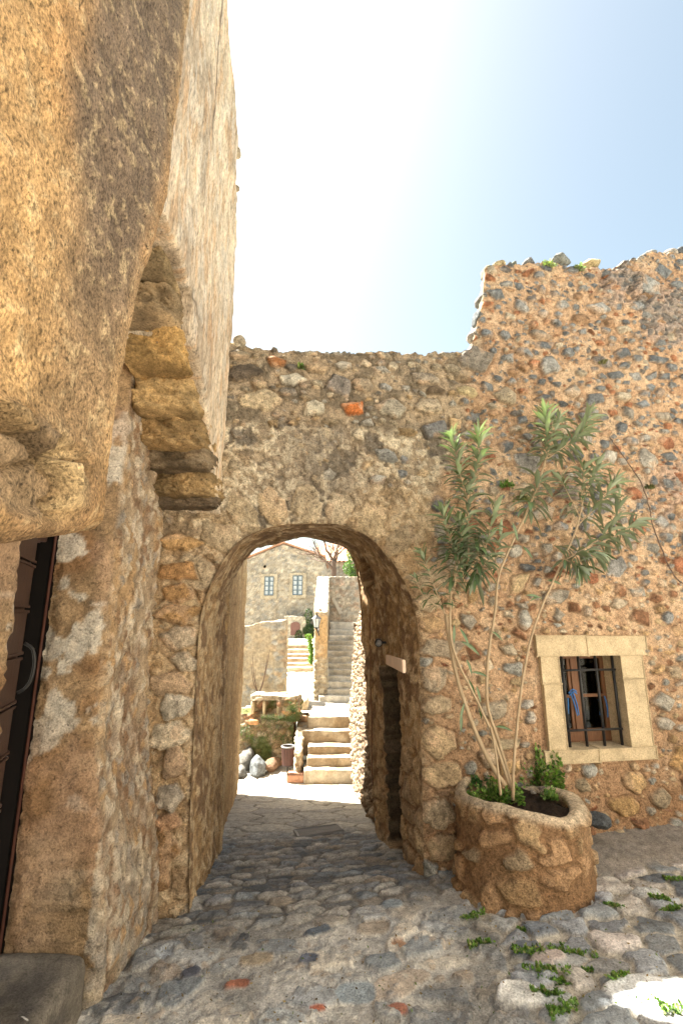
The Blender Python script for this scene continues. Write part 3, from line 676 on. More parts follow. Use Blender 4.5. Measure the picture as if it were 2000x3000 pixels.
# back face of gateway with the B hole
g=Field(-1.9,ustep0+.1,-.9,4.05,.035); poly=[tuple(p) for p in B]+[(B[-1,0],-3),(B[0,0],-3)]
ins=inpoly(g.U,g.Vv,poly); dd,b1,b2=nearpoly(g.U,g.Vv,[tuple(p) for p in B]); tv=np.interp(g.U,f.u,topv)
Pu=np.where(ins,b1,g.U); Pv=np.minimum(np.where(ins,b2,g.Vv),tv); P=WO+Pu[...,None]*WU-(TG-(fbm(g.U,g.Vv,3,3,8)-.5)*.04)[...,None]*WN; P[...,2]=Pv
Q=gridq(g.nu,g.nv); Q=Q[~ins.reshape(-1)[Q].all(1)&~(g.Vv>=tv).reshape(-1)[Q].all(1)]
H_,C_=st_rubble(sx=.25,sy=.18)(g.U,g.Vv,5)
link('rear_face',mesh_np('rear_face',P,Q,C_,M['rubble']),gate_t)
box('rear_face',W(2.4,2.4,-TH-.1),WU*1.75,np.array(WN)*.1,(0,0,2.3),M['far'] if 0 else M['board'],house_t) if 0 else None
# house wall core: ruined room behind the wall
g=Field(ustep0+.26,4.0,-.5,5.4,.05); tv=np.interp(g.U-.27,f.u,topv); P=WO+g.U[...,None]*WU-TH*WN+0*g.U[...,None]; P[...,2]=np.minimum(g.Vv,tv)
H_,C_=st_rubble(sx=.25,sy=.18)(g.U,g.Vv,6)
link('rear_face',mesh_np('rear_face',P,gridq(g.nu,g.nv),C_,M['rubble']),house_t)
# left end of the tall wall above the gateway (faces the gap, lit by the sun)
Z=np.linspace(3.3,5.0,60); ui=np.interp(Z,tp[8:13,1],tp[8:13,0]); w=np.linspace(0,TG,40)
# (the slanted end is part of wall_top because the top line itself is steep there)
# loose stones bedded on the wall tops
for k,(px,py,w_,h_,c) in enumerate(((1548,776,18,13,(.22,.23,.24)),(1640,768,34,20,(.26,.27,.25)),(1728,775,24,14,(.5,.42,.25)),(1894,757,30,20,(.24,.25,.25)),(1955,752,26,16,(.36,.33,.29)),(1990,745,20,16,(.16,.17,.18)),
    (1990,782,26,14,(.17,.18,.19)),(1455,786,18,12,(.45,.38,.24)),(1500,784,14,8,(.22,.24,.2)),(1850,783,34,12,(.36,.3,.23)),(1395,935,13,17,(.17,.19,.2)),(1408,880,13,14,(.3,.3,.29)),(1386,985,14,12,(.32,.3,.27)),(1422,800,12,12,(.3,.28,.2)))):
    u,v=wuv(px,py,-.08); z_=4.9/F; p=W(u,v,-.08); rock('coping_stone',p,(w_*z_,.10,h_*z_),40+k,c,M['rubble'],house_t)
rk=rock('coping_stone',W(*wuv(702,1000,-.1),-.1),(.05,.07,.05),9,(.38,.33,.25),M['rubble'],gate_t)
for k,(x,w_) in enumerate(((740,30),(800,36),(905,40),(985,36),(1060,44),(1130,30),(1215,46),(1300,30))):
    u,v=wuv(x,1034 if x>900 else 1024,-.05); rock('coping_stone',W(u,v-.03,-.14),(w_*.003,.13,.05),60+k,rng.choice(((.2,.19,.16),(.3,.26,.2),(.17,.17,.15))),M['rubble'],gate_t)

# ================================================================== LEFT HOUSE
left=empty('overhanging_house','tall ochre plastered house on the left with an overhanging bay and stone corbels','house')
def facegrid(name,X0,Ys,farf,botf,zt,rF,rB,depth,colf,mat,parent,dz=.013):
    """plane X=X0 facing +X whose far (+Y) edge and bottom edge roll over towards -X"""
    Yn=np.asarray(Ys); aF=np.linspace(0,rF*math.pi/2,7)[1:]; aD=np.linspace(.02,depth,14)
    k=len(Yn); zs=[zt]; 
    nz=int((zt-1.6)/dz); zz=np.linspace(0,1,nz)
    aB=np.linspace(0,rB*math.pi/2,9)[1:]; bD=np.linspace(.02,depth,14)
    fracY=np.r_[ (Yn-Yn[0])/(Yn[-1]-Yn[0]), np.full(len(aF)+len(aD),1.0)]
    wY=np.r_[np.zeros(k), rF*np.sin(aF/rF), np.full(len(aD),rF)]; dY=np.r_[np.zeros(k), rF*(1-np.cos(aF/rF)), rF+aD]
    fracZ=np.r_[zz,np.full(len(aB)+len(bD),1.0)]; wZ=np.r_[np.zeros(nz), rB*np.sin(aB/rB), np.full(len(bD),rB)]; dZ=np.r_[np.zeros(nz), rB*(1-np.cos(aB/rB)), rB+bD]
    FY,FZ=np.meshgrid(fracY,fracZ,indexing='ij'); WY,WZ=np.meshgrid(wY,wZ,indexing='ij'); DY,DZ=np.meshgrid(dY,dZ,indexing='ij')
    Y=Yn[0]+FY*(Yn[-1]-Yn[0]); 
    for _ in range(3):
        bz=botf(Y); Z=zt+(bz+rB-zt)*FZ-WZ; ff=farf(Z)-rF; Y=Yn[0]+FY*(ff-Yn[0])+WY
    H,Cc=colf(Y+DY*1.0,Z-DZ)
    X=X0-np.maximum(DY,DZ)-.0*DY
    nx=np.where((DY+DZ)<.001,1,.7); Xo=X+H*nx; Yo=Y+H*np.minimum(1,DY/.1)*.7; Zo=Z-H*np.minimum(1,DZ/.1)*.7
    return link(name,mesh_np(name,np.stack([Xo,Yo,Zo],-1),gridq(*X.shape)[:,::-1],Cc,mat),parent)
def bay_col(Y,Z):
    n=fbm(Y,Z,2.2,4,401); n2=fbm(Y,Z,9,4,402); n3=fbm(Y,Z*1.0,32,3,403)
    lum=.6+.8*n2[...,None]
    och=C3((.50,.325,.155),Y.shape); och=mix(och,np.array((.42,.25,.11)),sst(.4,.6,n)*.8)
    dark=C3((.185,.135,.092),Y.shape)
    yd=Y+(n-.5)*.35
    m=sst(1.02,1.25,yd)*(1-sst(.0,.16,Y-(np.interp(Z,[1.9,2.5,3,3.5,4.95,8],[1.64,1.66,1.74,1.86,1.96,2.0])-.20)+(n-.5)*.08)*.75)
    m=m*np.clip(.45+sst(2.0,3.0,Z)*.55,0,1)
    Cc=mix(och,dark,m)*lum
    Cc=mix(Cc,np.array((.62,.48,.28)),sst(.60,.74,n3)*.5)
    # fallen render at the bottom: rough conglomerate and boulders
    edge=2.10+(n-.5)*.5
    r=sst(.03,-.03,Z-edge+(n2-.5)*.2)*sst(1.48,1.36,Y+(n2-.5)*.12)*sst(1.84,1.90,Z)
    f1,e,i1,i2=cells(Y,Z,.22,.13,55,.6,.9)
    Hr=(sst(.0,.22,e)*(.3+i2)-.75)*.11+(n3-.5)*.03+(n2-.5)*.05
    Cr=mix(C3((.22,.15,.08),Y.shape),pal(((.42,.31,.17),(.36,.25,.13),(.48,.36,.20),(.28,.2,.12)),i1),sst(.03,.15,e))*(.6+.8*n2[...,None])
    H=(n-.5)*.05+(n2-.5)*.02+(n3-.5)*.012
    return H*(1-r)+Hr*r-.0*r, mix(Cc,Cr,r)
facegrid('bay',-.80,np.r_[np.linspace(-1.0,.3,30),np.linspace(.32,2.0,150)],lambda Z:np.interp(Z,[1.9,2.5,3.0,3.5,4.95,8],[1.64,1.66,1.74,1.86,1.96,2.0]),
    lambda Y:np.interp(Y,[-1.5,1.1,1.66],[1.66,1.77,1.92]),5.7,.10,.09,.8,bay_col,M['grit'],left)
def pale_col(Y,Z):
    n=fbm(Y,Z*.5,2.5,4,411); n2=fbm(Y,Z*.6,10,4,412); n3=fbm(Y*2,Z*.35,14,3,413)
    Cc=C3((.68,.56,.41),Y.shape)*(.75+.5*n2[...,None]); Cc=mix(Cc,np.array((.40,.32,.235)),sst(.45,.58,n)*.7); Cc=mix(Cc,np.array((.56,.36,.2)),sst(.54,.66,n3)*.6); Cc=mix(Cc,np.array((.70,.63,.52)),sst(.56,.64,fbm(Y,Z*.3,20,3,419))*.6); Cc=mix(Cc,np.array((.12,.09,.07)),np.exp(-((Y-2.62+(n-.5)*.03)/.012)**2)*sst(4.7,5.0,Z))
    Cc=mix(Cc,np.array((.34,.29,.22)),sst(.12,.0,3.43-Y+ (n2-.5)*.15)*sst(3.5,4.2,Z)*.6)
    return (n-.5)*.05+(n2-.5)*.02,Cc
facegrid('upper_wall',-.885,np.linspace(1.4,3.43,190),lambda Z:np.interp(Z,[2.4,4.8,5.8,6.3,7.0],[3.44,3.44,3.14,2.76,2.5])+(fbm(Z,Z*0,2.2,4,415)-.5)*.07+(fbm(Z,Z*0,11,3,416)-.5)*.10,
    lambda Y:np.interp(Y,[1.4,2.09,2.46,2.56,2.86,3.09,3.35,3.45],[3.66,3.60,3.50,3.22,3.04,2.77,2.43,2.36]),7.0,.03,.03,.9,pale_col,M['streaked'],left,dz=.02)
def blockVT(c,hs,seed,sub=4,p=6,rough=.06,rot=0,fine=0):
    V,T=ICO[sub]; V=V/(np.sum(np.abs(V)**p,axis=1)**(1/p))[:,None]
    rg=np.random.RandomState(seed); o=rg.uniform(0,50)
    n=fbm(V[:,0]*1.1+V[:,2]*.7+o,V[:,1]+V[:,2]*.6,1.6,4,seed)-.5
    V=V*(1+rough*2*n[:,None])*np.array(hs); c_,s_=math.cos(rot),math.sin(rot); V=V@np.array([[c_,-s_,0],[s_,c_,0],[0,0,1]]).T
    if fine:
        nn=V/(np.linalg.norm(V,axis=1)[:,None]+1e-9); q=fbm(V[:,0]*.6+V[:,1]*.5+seed,V[:,2]*2.2+V[:,1]*.3,13,4,seed)-.5+(fbm(V[:,0]+V[:,1],V[:,2],34,3,seed+1)-.5)*.4; V=V+nn*q[:,None]*fine
    return V+np.array(c),T
def block(name,c,hs,seed,col,mat,parent=None,sub=4,p=6,rough=.06,rot=0,col2=None,fine=0):
    V,T=blockVT(c,hs,seed,sub,p,rough,rot,fine); n=fbm(V[:,0]*1.3+V[:,2],V[:,1]-V[:,2]*.6+seed,5,4,seed); Cc=C3(col,n.shape)
    if col2: Cc=mix(Cc,np.array(col2),sst(.42,.6,n))
    return link(name,mesh_np(name,V,T,Cc*(.7+.6*fbm(V[:,0]+V[:,2],V[:,1]-V[:,2],18,3,seed)[:,None]),mat),parent)
z=2.40; k=0
ccol=((.16,.12,.08),(.40,.28,.14),(.26,.20,.13),(.48,.33,.16),(.50,.35,.17),(.52,.34,.14),(.46,.34,.2),(.40,.30,.17))
while z<3.62:
    hz=(.035,.075,.06,.085,.10,.10,.09,.08,.08)[min(k,8)]
    yf=3.30-(z+hz-2.4)*.96
    block('corbel',(-1.12,(yf+3.6)/2,z+hz),(.245-.01*k,(3.6-yf)/2,hz*1.22),200+k,ccol[k%8],M['plaster'],left,6,7,.09,fine=.075,col2=tuple(x*.55 for x in ccol[k%8])); z+=hz*2; k+=1
def low_style(s,t,seed):
    n=fbm(s,t*.45,5,4,421); n2=fbm(s,t*.6,18,4,422); n3=fbm(s,t,1.4,3,423)
    Cc=C3((.42,.32,.215),s.shape)*(.6+.8*n2[...,None])
    Cc=mix(Cc,np.array((.66,.58,.46)),sst(.54,.64,n2+(n3-.5)*.3)*.75); Cc=mix(Cc,np.array((.22,.13,.08)),sst(.44,.34,n)*.5)
    Cc=mix(Cc,np.array((.5,.31,.14)),sst(.55,.68,n)*.55)
    Cc=mix(Cc,np.array((.33,.30,.26)),sst(.9,.2,t)*sst(.4,.6,n)*.7)
    f1,e,i1,i2=cells(s,t,.2,.14,431,.5,.9)
    g1,ge,k1,k2=cells(s,t*.8,.055,.05,437,.6,.9); fl_=sst(.08,.2,ge)*sst(.45,.6,k2); Cc=mix(Cc,pal(((.62,.54,.42),(.30,.18,.10),(.50,.32,.16),(.60,.50,.36),(.34,.31,.27),(.24,.14,.08)),k1),fl_*.75)
    return (n-.5)*.04+(n2-.5)*.028+sst(.02,.3,e)*i2*.014+fl_*.010,Cc
def jamb_prep(V,Cc):
    X,Y,Z=V[...,0],V[...,1],V[...,2]; n=fbm(X,Z,6,4,441); n2=fbm(X,Z,24,3,442)
    j=sst(.04,-.01,Y-2.69)*(X<-1.2)
    c=C3((.34,.235,.135),X.shape)*(.55+.9*n2[...,None]); c=mix(c,np.array((.27,.155,.075)),sst(.45,.6,fbm(X,Z,2.5,3,443))*.85)
    c=mix(c,np.array((.62,.58,.50)),sst(.56,.61,n)*.85*sst(-.1,1.6,Z)); c=mix(c,np.array((.52,.35,.24)),sst(.5,.7,fbm(X,Z,4,3,445))*.4)
    return mix(Cc,c,j)
def batter(V):
    V=V.copy(); m=V[...,0]>-1.45; V[...,0]+=np.where(m,.17*(1-sst(0,1.2,V[...,2])),0); return V
wallblock('lower_wall',(-1.66,2.66),(-1.66,3.75),.72,-.5,3.7,low_style,M['plaster'],left,res=.014,seed=3,rc=.05,bend=batter,prep=jamb_prep,capn=6)
wallblock('lower_wall',(-1.66,1.96),(-1.66,-1.6),.72,-.5,1.95,low_style,M['plaster'],left,res=.02,seed=8,rc=.06,bend=batter,prep=jamb_prep,capn=6)
block('doorstep',(-1.42,2.33,-.05),(.25,.34,.15),77,(.19,.17,.14),M['paving'],left,5,9,.04,col2=(.12,.11,.1))
# lintel stone hidden under the bay
box('door_lintel',(-1.87,2.34,2.12),(.25,0,0),(0,.36,0),(0,0,.09),M['doorwood'],left)
# door
dA=np.array((-1.575,2.43)); dB=np.array((-1.43,2.02)); dd_=(dA-dB); dl=np.linalg.norm(dd_); dd_/=dl; dn=np.array((dd_[1],-dd_[0]))
door=box('door',((dA+dB)[0]/2-dn[0]*.03,(dA+dB)[1]/2-dn[1]*.03,1.1),(dd_[0]*dl/2,dd_[1]*dl/2,0),(dn[0]*.025,dn[1]*.025,0),(0,0,1.02),M['doorwood'],left)
for k in range(9):
    zc_=.22+k*.222; c=(dA+dB)/2+dn*.002
    box('panel',(c[0],c[1],zc_),(dd_[0]*dl*.44,dd_[1]*dl*.44,0),(dn[0]*.012,dn[1]*.012,0),(0,0,.095),M['doorwood'],door,bev=.01)
hp=[np.array((*(dB+dd_*.42+dn*x),z_)) for x,z_ in ((.02,1.50),(.06,1.47),(.075,1.40),(.07,1.33),(.05,1.29),(.02,1.27))]
tube('handle',smoothline(hp,16),.008,M['iron'],door)
box('frame_and_gap_shade',(-1.625,2.64,1.05),(.034,0,0),(0,.04,0),(0,0,1.08),M['dark'],left)  # near-black post carries the shade of the gap beside the leaf
box('frame_and_gap_shade',(-1.77,2.64,1.05),(.16,0,0),(0,.012,0),(0,0,1.06),M['dark'],left)  # thin black sheet put in for the shade behind the leaf
box('frame_and_gap_shade',(-1.588,2.62,1.05),(.003,0,0),(0,.012,0),(0,0,1.08),M['slat'],left)
# ================================================================== ALLEY HOUSE (left side of the passage)
pL=W(B[30,0],0,-TG+.02); e=np.array((-1.60,8.10)); 
def slot_style(s,t,seed):
    H,Cc=st_plaster((.54,.38,.20),(.64,.50,.30),(.34,.22,.12),.03)(s,t,seed)
    n=fbm(s*2.5,t*.35,5,4,seed); Cc=mix(Cc,np.array((.36,.23,.12)),sst(.5,.65,n)*.6); return H,Cc
al=wallblock('wall',(pL[0]-.42,pL[1]-.1),(e[0]-.42,e[1]),.84,-1.6,4.7,slot_style,M['plaster'],None,res=.03,seed=12,rc=.06)
alley=empty('alley_house','plain ochre plastered house side seen through the arch on its left','house'); al.parent=alley
# ================================================================== RIGHT RUBBLE WALL beyond the arch
pR=W(B[-30,0],0,-TG)
def rw_style(s,t,seed):
    H,Cc=st_rubble((.22,.16,.10),((.33,.26,.18),(.27,.2,.13),(.22,.155,.1),(.37,.31,.23),(.18,.12,.075)),.10,.08,.08,.07)(s,t,seed)
    return H+(fbm(s,t,1.5,3,seed)-.5)*.08,Cc
wallblock('rubble_side_wall',(pR[0]+.46,pR[1]+.0),(.13+.40,10.6),.8,-1.7,lambda f_:2.3-.75*f_,rw_style,M['rubble'],None,res=.025,seed=21,rc=.12,batter=.065,ztopn=.08)
tag(bpy.data.objects['rubble_side_wall'],'crumbling rubble wall running along the right side of the lower steps','wall')
# ================================================================== STEPS
def stepstack(tname,label,specs,group,mat=M['steps'],style=None,res=.03,rough=.04):
    t=empty(tname,label,'stairs')
    for k,(x0,x1,y0,y1,zb,ztp) in enumerate(specs):
        wallblock('step',((x0+x1)/2-(x1-x0)/2,(y0+y1)/2),((x0+x1)/2+(x1-x0)/2,(y0+y1)/2),(y1-y0),zb,ztp,style or st_step((.42,.36,.27),(.30,.23,.15)),mat,t,res=res,seed=31+k*3,rc=.035,ztopn=.012)
    return t
def Yat(zc,py): return zc*(CP+(py-1500)/F*SP)
S=[(889,1040,8.55,2257),(899,1040,8.80,2221),(902,1040,9.08,2188),(882,1050,9.45,2142),(900,1050,9.80,2101)]
tops=[-.98,-.83,-.67,-.46,-.29]
sp_=[]
for k,(x0,x1,zc,py) in enumerate(S):
    z_=CZ+zc*(SP-CP*(py-1500)/F); y0=Yat(zc,py); sp_.append(((x0-1000)/F*zc,(x1-1000)/F*zc+.1,y0,y0+(.62 if k<4 else .8),z_-.45,z_)); print('step',k,[round(float(q),2) for q in sp_[-1]])
stepstack('lower_steps','flight of five wide worn stone steps just beyond the arch, nearest flight',sp_,None,res=.022)
ZL=sp_[-1][5]
# paths above
def pathmesh(name,x0,x1,y0,y1,zf,seed,label,res=.06):
    X,Y=np.meshgrid(np.arange(x0,x1,res),np.arange(y0,y1,res),indexing='ij'); n=fbm(X,Y,4,3,seed)
    f1,e,i1,i2=cells(X,Y,.4,.3,seed,.4,.85)
    Cc=mix(C3((.36,.32,.22),X.shape),pal(((.55,.5,.42),(.46,.42,.35),(.5,.46,.4)),i1),sst(.04,.12,e)); g=sst(.62,.7,fbm(X,Y,1.3,3,seed+3)); Cc=mix(Cc,np.array((.16,.22,.06)),g*.6)
    o=link(name,mesh_np(name,np.stack([X,Y,zf(X,Y)+(n-.5)*.03+sst(.04,.12,e)*.015],-1),gridq(*X.shape)[:,::-1],Cc,M['paving'])); tag(o,label,kind='structure'); return o
YL=sp_[-1][2]
pathmesh('path',-2.2,1.2,YL+.5,20.6,lambda X,Y:np.interp(Y,[YL,12.5,16.2,16.3,19.5,30],[ZL-.03,ZL,.08,.08,.70,.72]),601,'worn stone path climbing from the lower steps')
pathmesh('path',-12,6,20.6,30,lambda X,Y:.72+0*X,603,'worn stone terrace in front of the gabled house',.12)
# right upper flight: 13 steps
ty=[2039,2020,1998,1981,1962,1943,1924,1907,1891,1877,1861,1845,1823]
lx=[941,944,947,950,952,955,957,960,962,965,967,969,971]; rx=[994,1000,1003,1006,1010,1014,1018,1025,1032,1040,1045,1048,1050]
sp2=[]; zc=11.45; zk=ZL
N=13; zz=np.linspace(ZL+.15,1.57,N); zcs=[]
for k in range(N):
    den=(CP*(ty[k]-1500)/F-SP)
    zc_=(CZ-zz[k])/den if den>.004 and k<11 else zcs[-1]+.34
    if zcs: zc_=max(zc_,zcs[-1]+.2)
    zcs.append(zc_)
print('zcs',[round(float(z),2) for z in zcs])
zcs=np.linspace(zcs[0],15.6,N) if zcs[-1]>17 or zcs[-1]<14 else np.array(zcs)
for k in range(N):
    zc_=zcs[k]; z_=CZ-zc_*(CP*(ty[k]-1500)/F-SP); y0=Yat(zc_,ty[k]); sp2.append(((lx[k]-1000)/F*zc_-.06,(rx[k]-1000)/F*zc_+.25,y0,y0+.55,z_-.4,z_))
stepstack('upper_steps','steep flight of thirteen narrow stone steps climbing beside the lantern wall',sp2,None,res=.035,style=st_step((.68,.62,.52),(.50,.43,.33)))
YT=sp2[-1][2]; ZT=sp2[-1][5]
# left further flight
sp3=[]
tz=[.22,.34,.46,.57,.68,.76]; 
for k,(py,zc_) in enumerate(((1957,15.2),(1944,15.8),(1930,16.4),(1917,17.0),(1904,17.6),(1890,18.3))):
    z_=CZ-zc_*(CP*(py-1500)/F-SP); y0=Yat(zc_,py); sp3.append(((838-1000)/F*zc_,(912-1000)/F*zc_,y0,y0+.95,z_-.3,z_))
stepstack('distant_steps','low flight of six pale steps before the gabled house, left of the lantern wall',sp3,None,res=.05)
# ================================================================== LANTERN WALL (parapet between path and upper flight)
def par_style(s,t,seed):
    H,Cc=st_plaster((.52,.34,.17),(.56,.46,.33),(.3,.19,.1),.02)(s,t,seed); Hr,Cr=st_rubble((.40,.31,.2),((.44,.36,.25),(.36,.3,.22),(.5,.42,.3)),.13,.1)(s,t,seed)
    m=sst(.75,.55,t+(fbm(s,t,2,3,9)-.5)*.4); m2=sst(1.7,1.9,t); m=np.maximum(m,m2)
    Cc=mix(Cc,np.array((.60,.56,.48)),m2*.6)
    return H*(1-m)+Hr*m,mix(Cc,Cr,m*(1-m2*.5))
xa=(938-1000)/F*11.75; ya=Yat(11.75,2040)
wallblock('lantern_wall',(xa,ya),(-.60,16.6),.33,-.8,lambda f_:np.interp(f_,[0,.12,.6,1],[1.85,2.1,2.95,3.06]),par_style,M['far'],None,res=.035,seed=51,rc=.06)
tag(bpy.data.objects['lantern_wall'],'thick sloping wall with a lantern on its ochre end, between path and steep steps','wall')
# lantern
lt=empty('wall_lantern','black wall lantern with pale glass hung on the sloping wall end','lantern')
lp=at(927,1822,11.45)
def frustum(name,c,r0,r1,z0,z1,mat,parent,n=6,cap=True):
    pts=[(c[0],c[1],c[2]+z0),(c[0],c[1],c[2]+z1)]; V=[];
    for (r,zz_) in ((r0,z0),(r1,z1)):
        for q in range(n): a_=q*2*math.pi/n+.3; V.append((c[0]+r*math.cos(a_),c[1]+r*math.sin(a_),c[2]+zz_))
    V=V+[(c[0],c[1],c[2]+z0),(c[0],c[1],c[2]+z1)]; T=[]
    for q in range(n): q2=(q+1)%n; T+= [(q,q2,n+q2),(q,n+q2,n+q),(2*n,q2,q),(2*n+1,n+q,n+q2)]
    return link(name,mesh_np(name,V,T,None,mat,smooth=False),parent)
frustum('glass',lp,.055,.10,-.13,.07,M['lampglass'],lt); cpo=frustum('cap',lp,.13,.035,.07,.15,M['iron'],lt); frustum('finial',lp,.014,.02,.145,.2,M['iron'],lt); frustum('base',lp,.025,.06,-.17,-.13,M['iron'],lt)
pv=[]
for q in range(6):
    a_=q*math.pi/3+.3; pv.append(tubeVQ([lp+np.array((.058*math.cos(a_),.058*math.sin(a_),-.13)),lp+np.array((.103*math.cos(a_),.103*math.sin(a_),.07))],.006,4))
V_,Q_,_=joinVQ(pv); link('frame',mesh_np('frame',V_,Q_,None,M['iron']),lt)
tube('bracket',smoothline([lp+np.array((0,0,-.12)),lp+np.array((.02,0,-.2)),lp+np.array((.05,.1,-.28)),lp+np.array((.05,.3,-.32))],12),.016,M['iron'],lt)
tube('bracket',smoothline([lp+np.array((.04,.28,-.10)),lp+np.array((.04,.15,-.22)),lp+np.array((.03,.03,-.2))],10),.011,M['iron'],lt)
# ================================================================== TERRACE WALL, PLANK, BUSH, TREE
tw0=np.array(((966-1000)/F*16.3,YT+.75)); 
wallblock('terrace_wall',(tw0[0]-.05,tw0[1]+1.5),(3.0,tw0[1]+1.5),2.2,.6,lambda f_:3.06,st_rubble((.54,.45,.34),((.56,.48,.37),(.50,.37,.27),(.44,.40,.33),(.6,.53,.43)),.16,.12),M['far'],None,res=.045,seed=61,rc=.08,ztopn=.05)
tag(bpy.data.objects['terrace_wall'],'stone terrace wall with a pale flat top closing the head of the steep steps','wall')
yw=tw0[1]+1.5-1.1
p0=atY(975,1752,yw-.12); p1=atY(998,1798,yw-.25); mid=(p0+p1)/2; ax=(p1-p0)/2; ay=np.cross(ax,(0,1,0)); ay=ay/np.linalg.norm(ay)*.05
o=box('plank',mid,ax*1.0,ay,(0,.02,0),M['paleboard']); tag(o,'short weathered plank leaning against the terrace wall above the steep steps','plank')
# ================================================================== GABLED HOUSE
gh=empty('gabled_house','large grey stone house with a low gable and two blue framed windows','house')
ZG=28.0; YG=float(at(830,1700,ZG)[1])
xl=float(atY(640,1700,YG)[0]); xr=float(atY(948,1700,YG)[0]); ap=atY(830,1592,YG); el=atY(735,1631,YG); er=atY(942,1629,YG)
sl=(ap[2]-el[2])/(ap[0]-el[0]); sr=(ap[2]-er[2])/(er[0]-ap[0])
hst=st_rubble((.40,.34,.26),((.42,.37,.30),(.36,.32,.265),(.46,.41,.33),(.38,.31,.23),(.29,.27,.24)),.22,.15,.05,.02)
wallblock('wall',(xl,YG+3.1),(xr,YG+3.1),6.2,-.5,lambda f_:(lambda x:ap[2]-(ap[0]-x)*sl if x<ap[0] else ap[2]-(x-ap[0])*sr)(xl+(xr-xl)*f_)-.03,hst,M['far'],gh,res=.09,seed=71,rc=.1,ztopn=.0)
for sgn,x1,s_ in ((-1,xl-.1,sl),(1,xr+.1,sr)):
    L_=abs(x1-ap[0]); mid=np.array(((x1+ap[0])/2,YG+3.05,ap[2]-L_*s_/2+.05)); box('roof',mid,((x1-ap[0])/2,0,-L_*s_/2),(0,3.15,0),(0,0,.05),M['far'] if 0 else M['terracotta'],gh,bev=0)
def farwindow(px0,px1,py0,py1,rows,parent,Y0):
    a_=atY(px0,py1,Y0); b_=atY(px1,py0,Y0); cx=(a_[0]+b_[0])/2; cz=(a_[2]+b_[2])/2; hw=(b_[0]-a_[0])/2; hh=(b_[2]-a_[2])/2; t=.045
    parts=[]
    for sx in (-1,1): parts.append(boxVQ((cx+sx*(hw-t/2),Y0-.10,cz),(t/2,0,0),(0,.04,0),(0,0,hh)))
    for sz in (-1,1): parts.append(boxVQ((cx,Y0-.10,cz+sz*(hh-t/2)),(hw-t,0,0),(0,.04,0),(0,0,t/2)))
    parts.append(boxVQ((cx,Y0-.10,cz),(t*1.1,0,0),(0,.045,0),(0,0,hh-t)))
    for r in range(1,rows): parts.append(boxVQ((cx,Y0-.10,cz-hh+2*hh*r/rows),(hw-t,0,0),(0,.03,0),(0,0,.02)))
    V_,Q_,_=joinVQ(parts); w_=link('window',mesh_np('window',V_,Q_,None,M['bluegrey'],False),parent)
    V_,Q_=boxVQ((cx,Y0-.07,cz),(hw-.01,0,0),(0,.008,0),(0,0,hh-.01)); link('pane',mesh_np('pane',V_,Q_,None,M['curtain'],False),w_)
    # pale stone surround
    parts=[]
    for (c_,x_,z_) in (((cx-hw-.1,Y0-.04,cz),.1,hh+.16),((cx+hw+.1,Y0-.04,cz),.1,hh+.16),((cx,Y0-.04,cz+hh+.09),hw,.085),((cx,Y0-.045,cz-hh-.09),hw+.02,.085)):
        parts.append(boxVQ(c_,(x_,0,0),(0,.06,0),(0,0,z_)))
    V_,Q_,_=joinVQ(parts); link('surround',mesh_np('surround',V_,Q_,C3((.46,.39,.29),(len(V_),)),M['far'],False),w_)
farwindow(774,803,1690,1745,4,gh,YG); farwindow(857,887,1687,1744,4,gh,YG)
hp_=atY(775,1660,YG-.05); rock('vent_hole',hp_,(.09,.05,.09),3,(.03,.025,.02),M['dark'],gh,2)
# low door with arched stone surround
a_=atY(851,1861,YG-1.2); b_=atY(879,1822,YG-1.2); cx=(a_[0]+b_[0])/2
porch=wallblock('porch',(a_[0]-.35,YG-.6),(b_[0]+.32,YG-.6),1.2,.3,b_[2]+.3,st_rubble((.46,.40,.31),((.48,.42,.33),(.4,.36,.3)),.2,.14),M['far'],gh,res=.06,seed=81,rc=.05)
hw=(b_[0]-a_[0])/2; hh=(b_[2]-a_[2])
ang=np.linspace(math.pi,0,11); pr=[(cx-hw,a_[2])]+[(cx+hw*math.cos(t),b_[2]-.18+.18*math.sin(t)) for t in ang]+[(cx+hw,a_[2])]
V_=[(x,YG-1.26,z_) for x,z_ in pr]+[(x,YG-1.18,z_) for x,z_ in pr]+[(cx,YG-1.26,(a_[2]+b_[2])/2),(cx,YG-1.18,(a_[2]+b_[2])/2)]; n_=len(pr); T_=[]
for q in range(n_): q2=(q+1)%n_; T_+=[(q,q2,2*n_),(n_+q2,n_+q,2*n_+1),(q,n_+q,n_+q2),(q,n_+q2,q2)]
dr=link('door',mesh_np('door',V_,T_,None,M['doorred'],False),gh)
# tiled house behind
th=empty('tiled_house','small house with a sunlit terracotta tile roof behind the bare tree','house')
ZT2=36.0; YH=float(at(980,1620,ZT2)[1]); e0=atY(930,1642,YH); e1=atY(1075,1642,YH); r0=atY(930,1593,YH+3.0)
wallblock('wall',(e0[0],YH+3.2),(e1[0],YH+3.2),6,0,e0[2]-.05,hst,M['far'],th,res=.15,seed=91,rc=.1,ztopn=0)
nx_=90; xs_=np.linspace(e0[0]-.2,e1[0]+.2,nx_*4); tt_=np.linspace(0,1,40)
XX,TT_=np.meshgrid(xs_,tt_,indexing='ij'); rip=np.abs(np.sin(XX*math.pi/.30))*.07; YY=YH-.2+TT_*3.2; ZZ=e0[2]-.1+TT_*(r0[2]-e0[2]+.1)+rip+((TT_*9)%1)*-.04
link('roof',mesh_np('roof',np.stack([XX,YY,ZZ],-1),gridq(*XX.shape)[:,::-1],None,M['terracotta']),th)
XX2=XX; link('roof',mesh_np('roof',np.stack([XX,YH+6.4-(YY-YH),ZZ],-1),gridq(*XX.shape),None,M['terracotta']),th)
